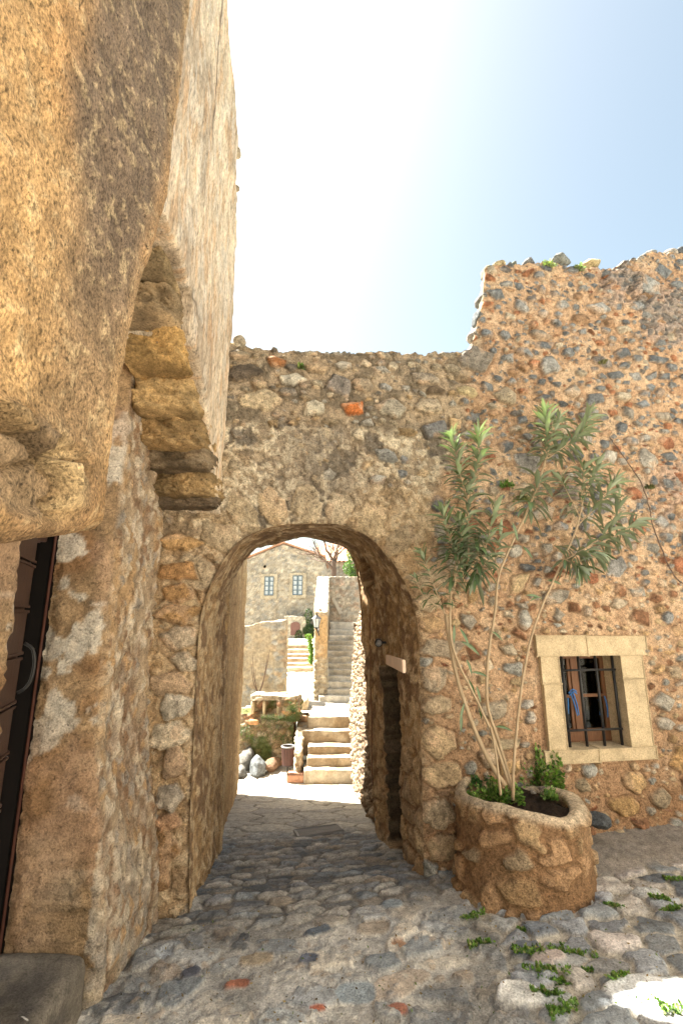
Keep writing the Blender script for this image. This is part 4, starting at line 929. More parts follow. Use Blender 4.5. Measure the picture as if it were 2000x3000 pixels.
# bare tree
def limbs(pts0,depth,rg,out,L,r,dirv):
    p=pts0; n=5; pts=[p]; d=dirv
    for k in range(n):
        d=d+rg.normal(0,.16,3); d[2]+=.04; d/=np.linalg.norm(d); p=p+d*L/n; pts.append(p)
    out.append((pts,r))
    if depth>0:
        for q in range(3 if depth>1 else 3):
            i=rg.randint(2,n+1); nd=d+rg.normal(0,.55,3); nd[2]=abs(nd[2])*.8+.1; nd/=np.linalg.norm(nd); limbs(pts[i],depth-1,rg,out,L*.68,r*.55,nd)
def baretree(name,base,H,r,seed,label,cat,mat,depth=4,group=None,n0=4,spread=.5):
    rg=np.random.RandomState(seed); t=empty(name,label,cat,group); tr=[base,base+np.array((.03,.02,H*.25)),base+np.array((0,.05,H*.45))]
    tube('trunk',smoothline(tr,8),[r,r*.8],mat,t); out=[]
    for q in range(n0):
        d=np.array((rg.uniform(-1,1)*spread*1.6,rg.uniform(-.6,.6)*spread,1.0)); d/=np.linalg.norm(d); limbs(np.array(tr[1+q%2]),depth,rg,out,H*.4,r*.5,d)
    V_,Q_,_=joinVQ([tubeVQ(smoothline(p,8),[max(rr,.004),max(rr*.5,.0035)],4,False) for p,rr in out]); link('branches',mesh_np('branches',V_,Q_,None,mat),t); return t
b_=at(976,1692,18.6); b_[2]=3.02
baretree('bare_tree',b_,2.1,.11,5,'leafless brown tree standing on the terrace behind the steep steps','tree',M['twig'],3,n0=5)
# ================================================================== foliage helpers
def tufts(name,cloud,size,cols,mat,parent=None,seed=0,aspect=.45,up=.2):
    """cloud: Nx3 leaf centres -> small folded leaf quads"""
    rg=np.random.RandomState(seed); N=len(cloud); c=np.asarray(cloud)
    d=rg.normal(size=(N,3)); d[:,2]+=up; d/=np.linalg.norm(d,axis=1)[:,None]; u=np.cross(d,rg.normal(size=(N,3))); u/=np.linalg.norm(u,axis=1)[:,None]
    s=size*rg.uniform(.6,1.3,N)[:,None]; V=np.stack([c-d*s,c+u*s*aspect,c+d*s,c-u*s*aspect],1)
    V[:,1]+=np.cross(d,u)*s*.15; V[:,3]+=np.cross(d,u)*s*.15
    col=np.array(cols)[rg.randint(0,len(cols),N)]*rg.uniform(.7,1.3,(N,1)); Cc=np.repeat(col[:,None,:],4,1)
    Q=np.arange(N*4).reshape(N,4); me=mesh_np(name,V.reshape(-1,3),Q,Cc.reshape(-1,3),mat,False); return link(name,me,parent)
GR=((.05,.09,.02),(.08,.13,.03),(.11,.17,.04),(.04,.07,.02))
def blobcloud(c,r,n,seed,sub=6):
    rg=np.random.RandomState(seed); out=[]
    for k in range(sub):
        cc=np.array(c)+rg.normal(0,.45,3)*np.array(r); rr=np.array(r)*rg.uniform(.35,.65); p=rg.normal(size=(n//sub,3)); p/=np.linalg.norm(p,axis=1)[:,None]; p*=rg.uniform(.55,1,(n//sub,1))**.5; out.append(cc+p*rr)
    return np.concatenate(out)
b_=at(1035,1650,16.8); bs=empty('evergreen_bush','bright green leafy bush on the terrace edge beside the arch','bush'); tufts('foliage',blobcloud(b_,(.30,.5,.5),3000,3,9),.035,((.06,.12,.02),(.09,.17,.03),(.03,.07,.015)),M['weed'],bs,3); tube('stem',[(b_[0]+.1,b_[1],3.0),(b_[0],b_[1],b_[2]+.1)],.03,M['twig'],bs)
# creeper on the left side of the lantern wall, shrub right of the low door
pts=[];rg=np.random.RandomState(8)
for k in range(1500):
    py=rg.uniform(1858,1945); w_=8 if py<1900 else 6; p=at(909+rg.normal(0,1)*(2+2.5*abs(math.sin(py*.11)))+ (py-1900)*.05+2*math.sin(py*.07),py,12.4+rg.uniform(-.1,.3)); pts.append(p)
ci=empty('green_creeper','bright green creeper climbing the left face of the lantern wall','creeper'); tufts('foliage',pts,.03,((.12,.22,.03),(.16,.27,.04),(.07,.14,.02)),M['weed'],ci,4)
b_=at(898,1850,26.3); ds=empty('dark_shrub','dark green ivy shrub filling the corner right of the small brown door','shrub'); tufts('foliage',blobcloud(b_,(.42,.3,.75),2200,5,8),.06,((.035,.06,.02),(.06,.10,.03),(.09,.13,.04)),M['weed'],ds,6)
# ================================================================== RUIN WALL + NICHE WALL + ROCKS + BIN
x0=(640-1000)/F*12.0; x1=(838-1000)/F*12.0; yr=12.3
def ruin_style(s,t,seed):
    H,Cc=st_rubble((.44,.37,.27),((.48,.42,.32),(.42,.39,.33),(.44,.33,.22),(.36,.35,.32)),.2,.13,.08,.03)(s,t,seed); g=sst(.45,.6,fbm(s,t,1.1,3,seed+5)); Cc=mix(Cc,np.array((.42,.40,.35)),g*.6)
    p=sst(.5,.6,fbm(s+9,t,1.3,3,seed+6)); Cc=mix(Cc,np.array((.48,.38,.25)),p*.7); return H*(1-.4*p),Cc
wallblock('ruined_wall',(x0,yr+.25),(x1,yr+.25),.5,-.8,lambda f_:np.interp(f_,[0,.3,.5,.75,1],[1.42,1.45,1.52,1.62,1.64]),ruin_style,M['far'],None,res=.035,seed=101,rc=.07,ztopn=.04)
tag(bpy.data.objects['ruined_wall'],'broken old wall with pale ragged top, behind the niche wall on the left','wall')
nw=empty('niche_wall','mossy rubble retaining wall with three square niches under a capping of slabs','wall')
zn=9.75; yn=Yat(zn,2100); xa_=(640-1000)/F*zn; xb_=(872-1000)/F*zn; ztop=float(atY(800,2040,yn)[2]); znb=float(atY(800,2098,yn)[2])
def moss_style(s,t,seed):
    H,Cc=st_rubble((.30,.22,.13),((.40,.31,.2),(.34,.24,.14),(.45,.36,.25),(.5,.28,.17),(.26,.22,.16)),.15,.11,.06,.06)(s,t,seed); n=fbm(s,t,2.6,4,seed+8); g=sst(.5,.6,n); Cc=mix(Cc,np.array((.09,.13,.03))*(.6+.8*fbm(s,t,20,2,3)[...,None]),g*.85); return H+(fbm(s,t,1.3,3,4)-.5)*.18,Cc
wallblock('retaining_wall',(xa_,yn+.5),(xb_,yn+.5),1.0,-1.7,znb+.02,moss_style,M['rubble'],nw,res=.025,seed=111,rc=.1,ztopn=.02,batter=.10)
xc0=(735-1000)/F*zn; 
def pxx(x): return (x-1000)/F*zn
wallblock('capping',(pxx(732),yn+.28),(pxx(872),yn+.28),.52,ztop-.085,ztop,st_rubble((.44,.36,.25),((.56,.48,.35),(.50,.40,.27),(.46,.38,.28)),.22,.12,.05,.03),M['rubble'],nw,res=.02,seed=121,rc=.05,ztopn=.035)
for (a_,b_) in ((731,742),(766,775),(808,817)):
    block('pillar',(pxx((a_+b_)/2),yn+.22,(ztop+znb)/2-.04),((b_-a_)/F*zn/2,.17,(ztop-znb)/2-.05),130+a_,(.52,.42,.27),M['steps'],nw,3)
wallblock('niche_back',(pxx(738),yn+.36),(pxx(872),yn+.42),.2,znb-.1,ztop-.06,moss_style,M['rubble'],nw,res=.03,seed=141,rc=.03,ztopn=0)
wallblock('niche_end',(pxx(818),yn+.18),(pxx(871),yn+.18),.34,znb-.1,ztop-.07,moss_style,M['rubble'],nw,res=.025,seed=151,rc=.05,ztopn=0,batter=0)
block('brick_course',(pxx(745),yn+.02,znb-.12),(.10,.06,.05),161,(.50,.27,.13),M['steps'],nw,3); block('brick_course',(pxx(845),yn+.02,znb+.05),(.14,.05,.06),163,(.48,.26,.13),M['steps'],nw,3)
tufts('moss',np.array([at(rg.uniform(765,865),rg.normal(2106,6),zn-.10) for _ in range(1100)]),.013,GR,M['weed'],nw,9)
tufts('moss',np.array([at(rg.normal(857,8),rg.normal(2078,12),zn-.05) for _ in range(700)]),.012,GR,M['weed'],nw,10)
for (x_,y_,sx) in ((712,2140,14),(725,2165,12),(840,2172,16),(775,2160,14),(820,2160,18),(800,2125,30)):
    tufts('moss',np.array([at(rg.normal(x_,sx),rg.normal(y_,9),zn-.09+rg.uniform(-.05,.05)) for _ in range(220)]),.014,GR,M['weed'],nw,int(x_))
# stair side blocks (cheek wall)
ck=empty('stair_cheek','short cheek of squared ochre blocks on the left edge of the lower steps','wall')
for (px,py0,py1,zc_,w_,c) in ((886,2050,2097,10.6,15,(.56,.44,.28)),(884,2097,2118,10.2,16,(.52,.34,.2)),(884,2121,2146,10.0,17,(.42,.32,.2))):
    a_=at(px,py1,zc_); b_=at(px,py0,zc_); block('block',((a_[0]+b_[0])/2,a_[1]+.25,(a_[2]+b_[2])/2),(w_/F*zc_,.30,abs(b_[2]-a_[2])/2*1.02),170+int(py0),c,M['steps'],ck,3)
wallblock('cheek_base',(-.80,9.62),(-.84,10.35),.11,-1.5,lambda f_:-.78+.3*f_,st_rubble((.6,.5,.36),((.62,.53,.4),(.5,.4,.26),(.44,.3,.18)),.12,.1),M['rubble'],ck,res=.025,seed=171,rc=.05,ztopn=.03)
# low brick step beside the bin
b_=atZ(866,2278,-1.13); o=box('brick_edging',(b_[0],b_[1]+.1,-1.15),(.16,0,0),(0,.14,0),(0,0,.06),M['terracotta'],None,bev=.01); tag(o,'low red brick edging at the foot of the steps beside the litter bin','edging')
# boulders
for k,(px,py,w_,h_,zc_,c,lab) in enumerate(((722,2228,26,40,9.5,(.20,.19,.17),'grey rounded boulder half hidden by the alley house'),(757,2248,24,34,9.1,(.17,.185,.19),'pale bluish pointed rock at the foot of the mossy wall'),(798,2238,17,22,9.3,(.26,.16,.10),'rusty brown rock between the pale rock and the litter bin'),(700,2268,20,22,9.0,(.18,.175,.16),'small grey rock at the corner of the alley house'))):
    p=at(px,py,zc_); o=rock('boulder',p,(w_/F*zc_,.3,h_/F*zc_),300+k,c,M['rubble'],None,4,.2); tag(o,lab,'rock','rocks below the mossy wall')
# litter bin
bn=empty('litter_bin','brown slatted litter bin on a thin pole beside the lower steps','bin')
bz=float(-1.22); bp_=atZ(841,2287,-1.20); zc_=float(np.dot(bp_-np.array((0,0,CZ)),np.array((0,CP,SP)))); 
tb=atY(841,2188,bp_[1]); bb=atY(841,2243,bp_[1]); rr=18.5/F*zc_; rb=14.5/F*zc_
bn.location=bp_; 
def rel(o): o.location=-np.array(bn.location) if 0 else o.location; return o
bn.location=(0,0,0)
tube('pole',[(bp_[0],bp_[1],bz-.1),(bp_[0],bp_[1],bb[2]+.05)],.014,M['iron'],bn)
sl_=18
for k in range(sl_):
    t=2*math.pi*k/sl_; c0=np.array((math.cos(t),math.sin(t),0)); tn=np.array((-math.sin(t),math.cos(t),0)); pb=np.array((bp_[0],bp_[1],bb[2]))+c0*rb; pt=np.array((bp_[0],bp_[1],tb[2]-.01))+c0*rr
    box('slat',(pb+pt)/2,(pt-pb)/2,tn*(math.pi*rr/sl_*.82),c0*.006,M['slat'],bn,bev=.002)
ringp=lambda r,z_,n_=28:[(bp_[0]+r*math.cos(q*2*math.pi/n_),bp_[1]+r*math.sin(q*2*math.pi/n_),z_) for q in range(n_+1)]
tube('rim',ringp(rr,tb[2]+.005),.014,M['metal'],bn); tube('rim',ringp(rb,bb[2]+.01),.010,M['iron'],bn)
frustum('liner',np.array((bp_[0],bp_[1],0)),rb*.93,rr*.93,bb[2]+.01,tb[2]-.05,M['dark'],bn,18)
# leafless shrub against the ruined wall
b_=at(757,2034,10.6)
sh=empty('bare_shrub','leafless shrub of thin upright twigs before the ruined wall','shrub')
for k,(tx,ty_) in enumerate(((736,1945),(740,1920),(784,1918),(780,1950),(748,1960),(790,1905))):
    tube('stem',smoothline([b_,at((757+tx)/2+(-4 if tx<757 else 2),(2034+ty_)/2+10,10.6),at(tx,ty_,10.6)],12),[.014,.005],M['twig'],sh,6)

def boundary(): pass
# ================================================================== HOUSE WINDOW (deep stone surround, grille, casement)
def wb(name,u0,u1,v0,v1,o0,o1,mat,parent,bev=.004,jit=0,seed=0):
    return box(name,W((u0+u1)/2,(v0+v1)/2,(o0+o1)/2),WU*(u1-u0)/2,np.array(WN)*(o1-o0)/2,(0,0,(v1-v0)/2),mat,parent,bev,None,seed,jit)
M['ashlar']=relief_mat('beige_sandstone',9,120,.26,.34,.6,.008,col=(.53,.43,.28),pit=.2)
lu0,lv1=wuv(1560,1864); lu1=wuv(1886,1858)[0]; lu0=wuv(1568,1900)[0]; lv1=(lv1+wuv(1886,1858)[1])/2
su0=wuv(1592,2225)[0]; su1=wuv(1920,2215)[0]; sv0=(wuv(1600,2237)[1]+wuv(1918,2226)[1])/2
ju0=(wuv(1580,1930)[0]+wuv(1603,2195)[0])/2; ju1=(wuv(1885,1920)[0]+wuv(1905,2190)[0])/2
parts=[]
for (a,b,c,d_) in ((wu0-.02,wu1+.02,wv0-.02,wv1+.02),):
    V_,Q_=boxVQ(W((a+b)/2,(c+d_)/2,-.46),WU*(b-a)/2,np.array(WN)*.15,(0,0,(d_-c)/2)); parts.append((V_,Q_[[0,1,2,4,5]] if 0 else Q_))
# dark interior: five inner faces of a room box
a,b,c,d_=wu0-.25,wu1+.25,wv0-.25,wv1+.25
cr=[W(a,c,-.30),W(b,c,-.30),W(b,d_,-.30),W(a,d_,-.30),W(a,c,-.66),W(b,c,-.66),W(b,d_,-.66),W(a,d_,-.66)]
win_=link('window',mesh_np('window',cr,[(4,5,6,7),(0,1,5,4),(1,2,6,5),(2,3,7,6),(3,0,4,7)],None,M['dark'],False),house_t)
jm=wuv(1717,1890)[0]
wb('lintel_stone',lu0,jm-.001,wv1,lv1,-.30,.014,M['ashlar'],win_,.006); wb('lintel_stone',jm+.001,lu1,wv1+.001,lv1-.006,-.30,.012,M['ashlar'],win_,.006)
vj=wuv(1600,2004)[1]; vk=wuv(1880,1988)[1]
wb('jamb_stone',ju0,wu0,vj+.0015,wv1-.001,-.30,.010,M['ashlar'],win_,.006); wb('jamb_stone',ju0+.006,wu0+.001,wv0,vj-.0015,-.30,.013,M['ashlar'],win_,.006)
wb('jamb_stone',wu1,ju1,vk+.0015,wv1-.001,-.30,.011,M['ashlar'],win_,.006); wb('jamb_stone',wu1-.001,ju1-.004,wv0,vk-.0015,-.30,.014,M['ashlar'],win_,.006)
sm=wuv(1752,2215)[0]
wb('sill_stone',su0,sm-.001,sv0,wv0-.001,-.30,.020,M['ashlar'],win_,.007); wb('sill_stone',sm+.001,su1,sv0+.004,wv0-.002,-.30,.018,M['ashlar'],win_,.007)
gp=[]
bu_=[(wuv(x,1945,-.06)[0]+wuv(x2,2180,-.06)[0])/2 for x,x2 in ((1646,1668),(1694,1719),(1745,1770),(1795,1820))]
for u_ in bu_: gp.append(tubeVQ([W(u_,wv0-.01,-.06),W(u_,wv1+.01,-.06)],.0108,8))
for py in (1963,2139):
    v_=wuv(1730,py,-.05)[1]; gp.append(tubeVQ([W(bu_[0]-.03,v_,-.052),W(bu_[-1]+.012,v_,-.052)],.0085,8))
V_,Q_,_=joinVQ(gp); link('grille',mesh_np('grille',V_,Q_,None,M['iron']),win_)
fp=[]; o_=-.20
def fb(u0,u1,v0,v1,o0=-.225,o1=-.195): fp.append(boxVQ(W((u0+u1)/2,(v0+v1)/2,(o0+o1)/2),WU*(u1-u0)/2,np.array(WN)*(o1-o0)/2,(0,0,(v1-v0)/2)))
um=(wu0+wu1)/2-.012; t_=.03
fb(wu0,wu0+t_,wv0,wv1); fb(wu1-t_,wu1,wv0,wv1); fb(wu0+t_,wu1-t_,wv0,wv0+.07); fb(wu0+t_,wu1-t_,wv1-.035,wv1)
fb(um-.028,um+.028,wv0+.07,wv1-.035,-.23,-.185); vmid=wv0+.42*(wv1-wv0)+.05; 
fb(um-.05,um-.0285,wv0+.07,wv1-.035,-.222,-.197); fb(um+.0285,um+.05,wv0+.07,wv1-.035,-.222,-.197)
fb(wu0+t_,um-.05,vmid,vmid+.022,-.22,-.198); fb(um+.05,wu1-t_,vmid+.002,vmid+.024,-.22,-.198)
fb(wu0+t_,um-.05,wv0+.07,wv0+.095,-.222,-.199); fb(um+.05,wu1-t_,wv0+.07,wv0+.095,-.222,-.199)
V_,Q_,_=joinVQ(fp); fr_=link('casement',mesh_np('casement',V_,Q_,None,M['frame'],False),win_)
V_,Q_=boxVQ(W((wu0+wu1)/2,(wv0+wv1)/2,-.212),WU*((wu1-wu0)/2-.01),np.array(WN)*.0015,(0,0,(wv1-wv0)/2-.01)); link('glass',mesh_np('glass',V_,Q_,None,M['glass'],False),win_)
hz_=empty('blue_hose','loops of bright blue hose hanging behind the iron window bars','hose')
for (pts_) in (((1672,2030),(1680,2060),(1692,2098)),((1679,2031),(1688,2062),(1696,2096)),((1664,2045),(1663,2070),(1665,2092)),((1771,2040),(1777,2070),(1781,2102)),((1753,2048),(1756,2072),(1758,2096)),((1666,2032),(1676,2020),(1689,2027)),((1668,2038),(1678,2027),(1690,2033))):
    P_=[W(*wuv(x,y,-.183),-.183+.004*((i%2)*2-1)) for i,(x,y) in enumerate(pts_)]; tube('loop',smoothline(P_,20),.0048,M['blue'],hz_,6)
# ================================================================== PLANTER
pc=np.array((1.165,3.50)); pr_=.405
pl=empty('stone_planter','round rough stone planter built against the wall holding the oleander','planter')
nth=260; th=np.linspace(0,2*math.pi,nth,endpoint=False)
zb=-.25; zt_=.50; rows=80
zo=np.linspace(zb,zt_-.02,rows); rim=np.linspace(0,1,16)
TH_,Z1=np.meshgrid(th,zo,indexing='ij'); rad=pr_+.035*np.clip((.25-Z1)/.4,0,1)**1.5-.01*(Z1-.2)
TH2,RR=np.meshgrid(th,rim,indexing='ij'); rth=.062+.05*np.clip(np.sin(TH2-.3)*.5+np.cos(TH2),0,1)
rad2=pr_-.012-(rth)*RR; zz2=zt_-.02+.02*np.sin(np.clip(RR*math.pi,0,math.pi))**.5
TH3,Z3=np.meshgrid(th,np.linspace(0,.16,10)[1:],indexing='ij'); rad3=rad2[:,-1:]+0*Z3; 
TT_=np.concatenate([TH_,TH2,TH3],1); RA=np.concatenate([rad,rad2,rad3],1); ZZ=np.concatenate([Z1,zz2,zt_-.02-Z3],1)
rise=(.045*np.cos(TT_-math.pi)*.6+.02*np.cos(3*TT_))*np.clip((ZZ-.1)/.3,0,1)
sx=TT_*pr_; dd=np.concatenate([Z1,zt_+(pr_-rad2),zt_+.1+Z3],1)
f1,e,i1,i2=cells(sx,dd,.17,.135,713,.55,.85); n=fbm(sx,dd,9,4,714); n2=fbm(sx,dd,30,3,715); n0=fbm(sx,dd,3,3,716)
topm=sst(zt_-.06,zt_-.01,ZZ)
m=sst(.15,.34,e+(n-.5)*.3)*(1-topm)*sst(.2,.3,i2)
Hh=m*.03*(.4+.8*i2)+(n-.5)*.022+(n2-.5)*.008
Cc=C3((.33,.205,.11),TT_.shape)*(.7+.6*n[...,None]); Cc=mix(Cc,np.array((.27,.15,.075)),sst(.45,.6,n0)*.5)
Cc=mix(Cc,pal(((.52,.37,.21),(.42,.28,.15),(.50,.32,.18),(.38,.30,.2),(.55,.42,.27)),i1)*(.7+.6*n2[...,None]),m*.85)
Cc=mix(Cc,np.array((.60,.49,.35))*(.8+.4*n2[...,None]),topm)
RA=RA+Hh*(1-.7*topm); ZZ=ZZ+rise+topm*(n-.5)*.03
V_=np.stack([pc[0]+RA*np.cos(TT_),pc[1]+RA*np.sin(TT_),ZZ],-1)
link('bowl',mesh_np('bowl',V_,gridq(nth,V_.shape[1],True),Cc,M['rubble']),pl)
X_,Y_=np.meshgrid(np.linspace(-.36,.36,60),np.linspace(-.36,.36,60),indexing='ij'); rr_=np.hypot(X_,Y_); k_=np.minimum(1,.35/np.maximum(rr_,1e-6)); X_*=k_; Y_*=k_
so_=link('soil',mesh_np('soil',np.stack([pc[0]+X_,pc[1]+Y_,.43+(fbm(X_,Y_,14,4,3)-.5)*.08],-1),gridq(60,60)[:,::-1],None,M['soil'])); tag(so_,'dark crumbly soil filling the round planter','soil',None,'stuff')
for k,(px,py,s_,c) in enumerate(((1520,2300,12,(.3,.3,.3)),(1590,2312,12,(.27,.22,.2)),(1560,2322,7,(.4,.36,.32)))):
    p=atZ(px,py,.46); o=rock('pebble',p,(s_*.0025,.03,s_*.002),800+k,c,M['rubble'],None,3,.15); tag(o,('grey','brown','pale small')[k]+' pebble lying on the planter soil','stone','pebbles on the planter soil')
# ================================================================== OLEANDER
def O(px,py,off): return W(*wuv(px,py,off),off)
def leafmesh(base,d,side,L,w,curve,col,out,twist=0):
    """lance leaf: base point, direction, side vector"""
    d=d/np.linalg.norm(d); side=side-np.dot(side,d)*d; side/=np.linalg.norm(side)+1e-9; nrm=np.cross(side,d)
    ts=np.array((0,.12,.3,.5,.7,.87,1.0)); ws=np.array((.06,.45,.9,1.0,.8,.42,.02))*w
    P=[];p=np.array(base,float); dd_=d.copy(); prev=0
    for t in ts:
        st=(t-prev)*L; prev=t; dd_=dd_+np.array((0,0,-1))*curve*st/ L*1.0; dd_/=np.linalg.norm(dd_); p=p+dd_*st; P.append(p.copy())
    V=[]
    for p,wd in zip(P,ws): V+= [p-side*wd+nrm*wd*.35,p,p+side*wd+nrm*wd*.35]
    n0=out['n']; out['V']+=V
    for k in range(len(ts)-1):
        a=n0+3*k; out['Q']+=[(a,a+1,a+4,a+3),(a+1,a+2,a+5,a+4)]
    c=np.array(col); cr=[c*.95,c*1.35+np.array((.01,.015,.0)),c]*len(ts); out['C']+=cr; out['n']+=len(V)
ol=empty('oleander','tall leggy oleander with bare pale stems and narrow leaves, rooted in the planter','shrub')
rgo=np.random.RandomState(77)
stems=[([(1478,2300,.30),(1440,2245,.29),(1390,2140,.27),(1345,2010,.25),(1318,1890,.24),(1305,1800,.24)],.0165,.0115),
 ([(1466,2330,.36),(1450,2200,.34),(1437,2130,.31)],.009,.006),
 ([(1500,2310,.28),(1462,2180,.27),(1430,2080,.27),(1425,2000,.26),(1432,1900,.25),(1450,1790,.24),(1460,1690,.24),(1500,1590,.25),(1552,1480,.26),(1590,1370,.27),(1612,1290,.28),(1618,1230,.28)],.012,.006),
 ([(1497,2315,.30),(1440,2150,.30),(1390,2040,.29),(1345,1950,.28),(1322,1880,.27),(1318,1790,.27),(1325,1700,.27),(1345,1600,.28),(1370,1480,.28),(1390,1400,.28)],.010,.005),
 ([(1501,2345,.33),(1505,2230,.32),(1515,2120,.32),(1532,1980,.31),(1560,1850,.30),(1605,1735,.30),(1650,1640,.30),(1690,1540,.30),(1708,1450,.30),(1706,1380,.30)],.0105,.005)]
for P_,r0_,r1_ in stems:
    tube('stem',smoothline([O(*q) for q in P_],40,.0008,int(P_[0][0])),[r0_,r1_],M['bark'],ol,8)
# leafy twigs: pixel track, offset start/end, leaves, length, base leaf angle, age (0 young .. 1 old)
tw=[([(1372,1480),(1345,1380),(1322,1275)],.28,.34,34,.135,1.0,.35),([(1385,1440),(1398,1350),(1402,1265)],.28,.30,32,.13,1.0,.35),([(1372,1640),(1372,1540),(1368,1430)],.30,.28,30,.15,1.5,.8),
 ([(1345,1650),(1318,1580),(1295,1500)],.30,.36,27,.13,1.2,.45),([(1350,1680),(1352,1600),(1345,1520)],.30,.30,24,.13,1.3,.5),([(1400,1690),(1425,1590),(1452,1480)],.28,.32,26,.13,1.2,.4),([(1330,1720),(1335,1660),(1330,1600)],.30,.30,18,.14,1.6,.75),([(1390,1720),(1400,1640),(1395,1560)],.28,.26,28,.14,1.9,.9),
 ([(1302,1800),(1265,1700),(1232,1610)],.26,.34,17,.10,1.2,.6),([(1307,1780),(1330,1700),(1350,1650)],.26,.3,14,.10,1.3,.6),([(1300,1790),(1240,1745),(1215,1690)],.26,.30,10,.08,1.4,.6),
 ([(1595,1370),(1600,1290),(1598,1205)],.27,.30,46,.125,1.25,.35),([(1612,1290),(1630,1250),(1640,1215)],.28,.26,20,.10,1.1,.3),([(1600,1345),(1650,1310),(1700,1270),(1728,1205)],.28,.34,40,.125,1.3,.4),
 ([(1540,1500),(1560,1460),(1585,1400)],.26,.30,16,.17,1.8,.8),([(1700,1470),(1706,1420),(1710,1365)],.30,.32,18,.135,1.3,.6),([(1710,1450),(1738,1400),(1752,1360)],.30,.30,18,.12,1.2,.5),([(1690,1540),(1760,1470),(1805,1400)],.30,.34,24,.13,1.3,.5),
 ([(1650,1640),(1740,1590),(1800,1530),(1815,1440)],.30,.32,22,.12,1.3,.6),([(1760,1590),(1820,1560),(1868,1520)],.32,.28,20,.13,1.5,.8),([(1640,1650),(1700,1620),(1760,1625)],.30,.38,24,.13,1.9,.8),([(1652,1640),(1680,1650),(1702,1665)],.30,.34,14,.14,2.0,.9),([(1700,1520),(1660,1440),(1640,1400)],.3,.3,12,.13,1.6,.7),([(1460,1690),(1450,1620),(1470,1560)],.24,.24,9,.12,1.5,.7)]
tw=[(a,b,c,int(d*1.75),e*1.25,f,g) for a,b,c,d,e,f,g in tw]
out={'V':[],'Q':[],'C':[],'n':0}; twp=[]
for P_,o0,o1,nl,L,ang,age in tw:
    m_=len(P_); pts_=smoothline([O(x,y,o0+(o1-o0)*i/(m_-1)) for i,(x,y) in enumerate(P_)],30); twp.append(tubeVQ(pts_,[.0055,.0025],6))
    tan=np.gradient(pts_,axis=0); tan/=np.linalg.norm(tan,axis=1)[:,None]
    ph=rgo.uniform(0,6.28)
    for k in range(nl):
        s_=(k//3+.3)/max(1,(nl/3)); s_=.12+.88*s_ ; s_=min(s_**.85,.995); i=int(s_*29); T_=tan[i]; ph+=2.09+ (1.05 if k%3==0 else 0)+rgo.normal(0,.25)
        a=np.cross(T_,(0.2,1,0.1)); a/=np.linalg.norm(a); b=np.cross(T_,a); rd=a*math.cos(ph)+b*math.sin(ph)
        an=ang*(1-s_)*.9+.38+rgo.normal(0,.12)
        if age>.85: an+=.5
        d=T_*math.cos(an)+rd*math.sin(an); Lk=L*rgo.uniform(.75,1.15)*(1 if s_<.9 else .72)
        yg=np.clip((1-age)*.9*s_+rgo.uniform(-.1,.15),0,1); col=np.array((.062,.100,.052))*(1-yg)+np.array((.19,.26,.11))*yg; col=col*rgo.uniform(.75,1.25)
        leafmesh(pts_[i],d,np.cross(d,T_+.01)+rgo.normal(0,.15,3),Lk,Lk*rgo.uniform(.085,.118),rgo.uniform(.3,1.2)+ (0.6 if age>.7 else .1),col,out)
# single leaves lower down the stems
for (px,py,dx,dy,L) in ((1330,1830,-.1,-1,.13),(1345,1840,.6,-.9,.14),(1350,1880,.9,-.2,.17),(1365,1930,.5,-.9,.12),(1380,1970,.9,.15,.13),(1372,1990,.5,-1,.12),(1395,2010,.2,-1,.11),(1400,2050,.15,-1,.13),(1360,2060,-.6,-.9,.13),(1352,2090,-.2,-1,.12),(1450,2130,1,.25,.12),
   (1540,1745,.8,.2,.13),(1480,1620,-1,.1,.15),(1500,1530,.4,-1,.15),(1530,1600,.7,-.7,.12),(1600,1700,.8,.1,.12),(1580,1750,-.9,.1,.1),(1440,1850,.8,-.3,.1)):
    d=WU*dx+np.array((0,0,dy))+WN*rgo.uniform(-.1,.5); leafmesh(O(px,py,.27),d,np.cross(d,WN)+rgo.normal(0,.2,3),L,L*.085,.8,(.055,.10,.04),out)
V_,Q_,_=joinVQ(twp); link('twigs',mesh_np('twigs',V_,Q_,None,M['bark']),ol)
link('foliage',mesh_np('foliage',np.array(out['V']),np.array(out['Q']),np.array(out['C']),M['leaf']),ol)
# ================================================================== small plants
def leafclump(name,label,cat,c,r,n,size,cols,seed,group=None,parent=None):
    rg_=np.random.RandomState(seed); p=rg_.normal(size=(n,3)); p/=np.linalg.norm(p,axis=1)[:,None]; p*=rg_.uniform(.3,1,(n,1))**.6; p[:,2]=np.abs(p[:,2]); 
    if group and 'joint' in group:
        k_=rg_.randint(4,8); cs_=np.c_[np.linspace(-.9,.9,k_)+rg_.uniform(-.1,.1,k_),rg_.uniform(-.35,.35,k_),np.zeros(k_)]; sz_=rg_.uniform(.3,.6,k_); a_=rg_.randint(0,k_,n); p=cs_[a_]+p*sz_[a_][:,None]*np.array((1,1,1.6)); t_=rg_.uniform(-.8,.8); p[:,:2]=p[:,:2]@np.array([[math.cos(t_),-math.sin(t_)],[math.sin(t_),math.cos(t_)]])
    p=np.array(c)+p*np.array(r)*(1+.35*np.sin(p[:,:1]*9+seed)); o=tufts(name,p,size,cols,M['weed'],parent,seed,.62,.5); tag(o,label,cat,group); return o
PG=((.09,.19,.03),(.13,.26,.04),(.19,.33,.06),(.05,.10,.02),(.24,.25,.10))
pz=lambda px,py,z_=.46:atZ(px,py,z_)
leafclump('leafy_weed','dark green leafy weed spilling over the left rim of the planter','plant',pz(1385,2300,.47),(.12,.09,.08),700,.014,((.03,.09,.03),(.05,.13,.03),(.08,.18,.04)),1)
leafclump('leafy_weed','bright green weed at the foot of the thick left oleander stem','plant',pz(1455,2345,.45),(.17,.09,.10),1300,.013,PG,2)
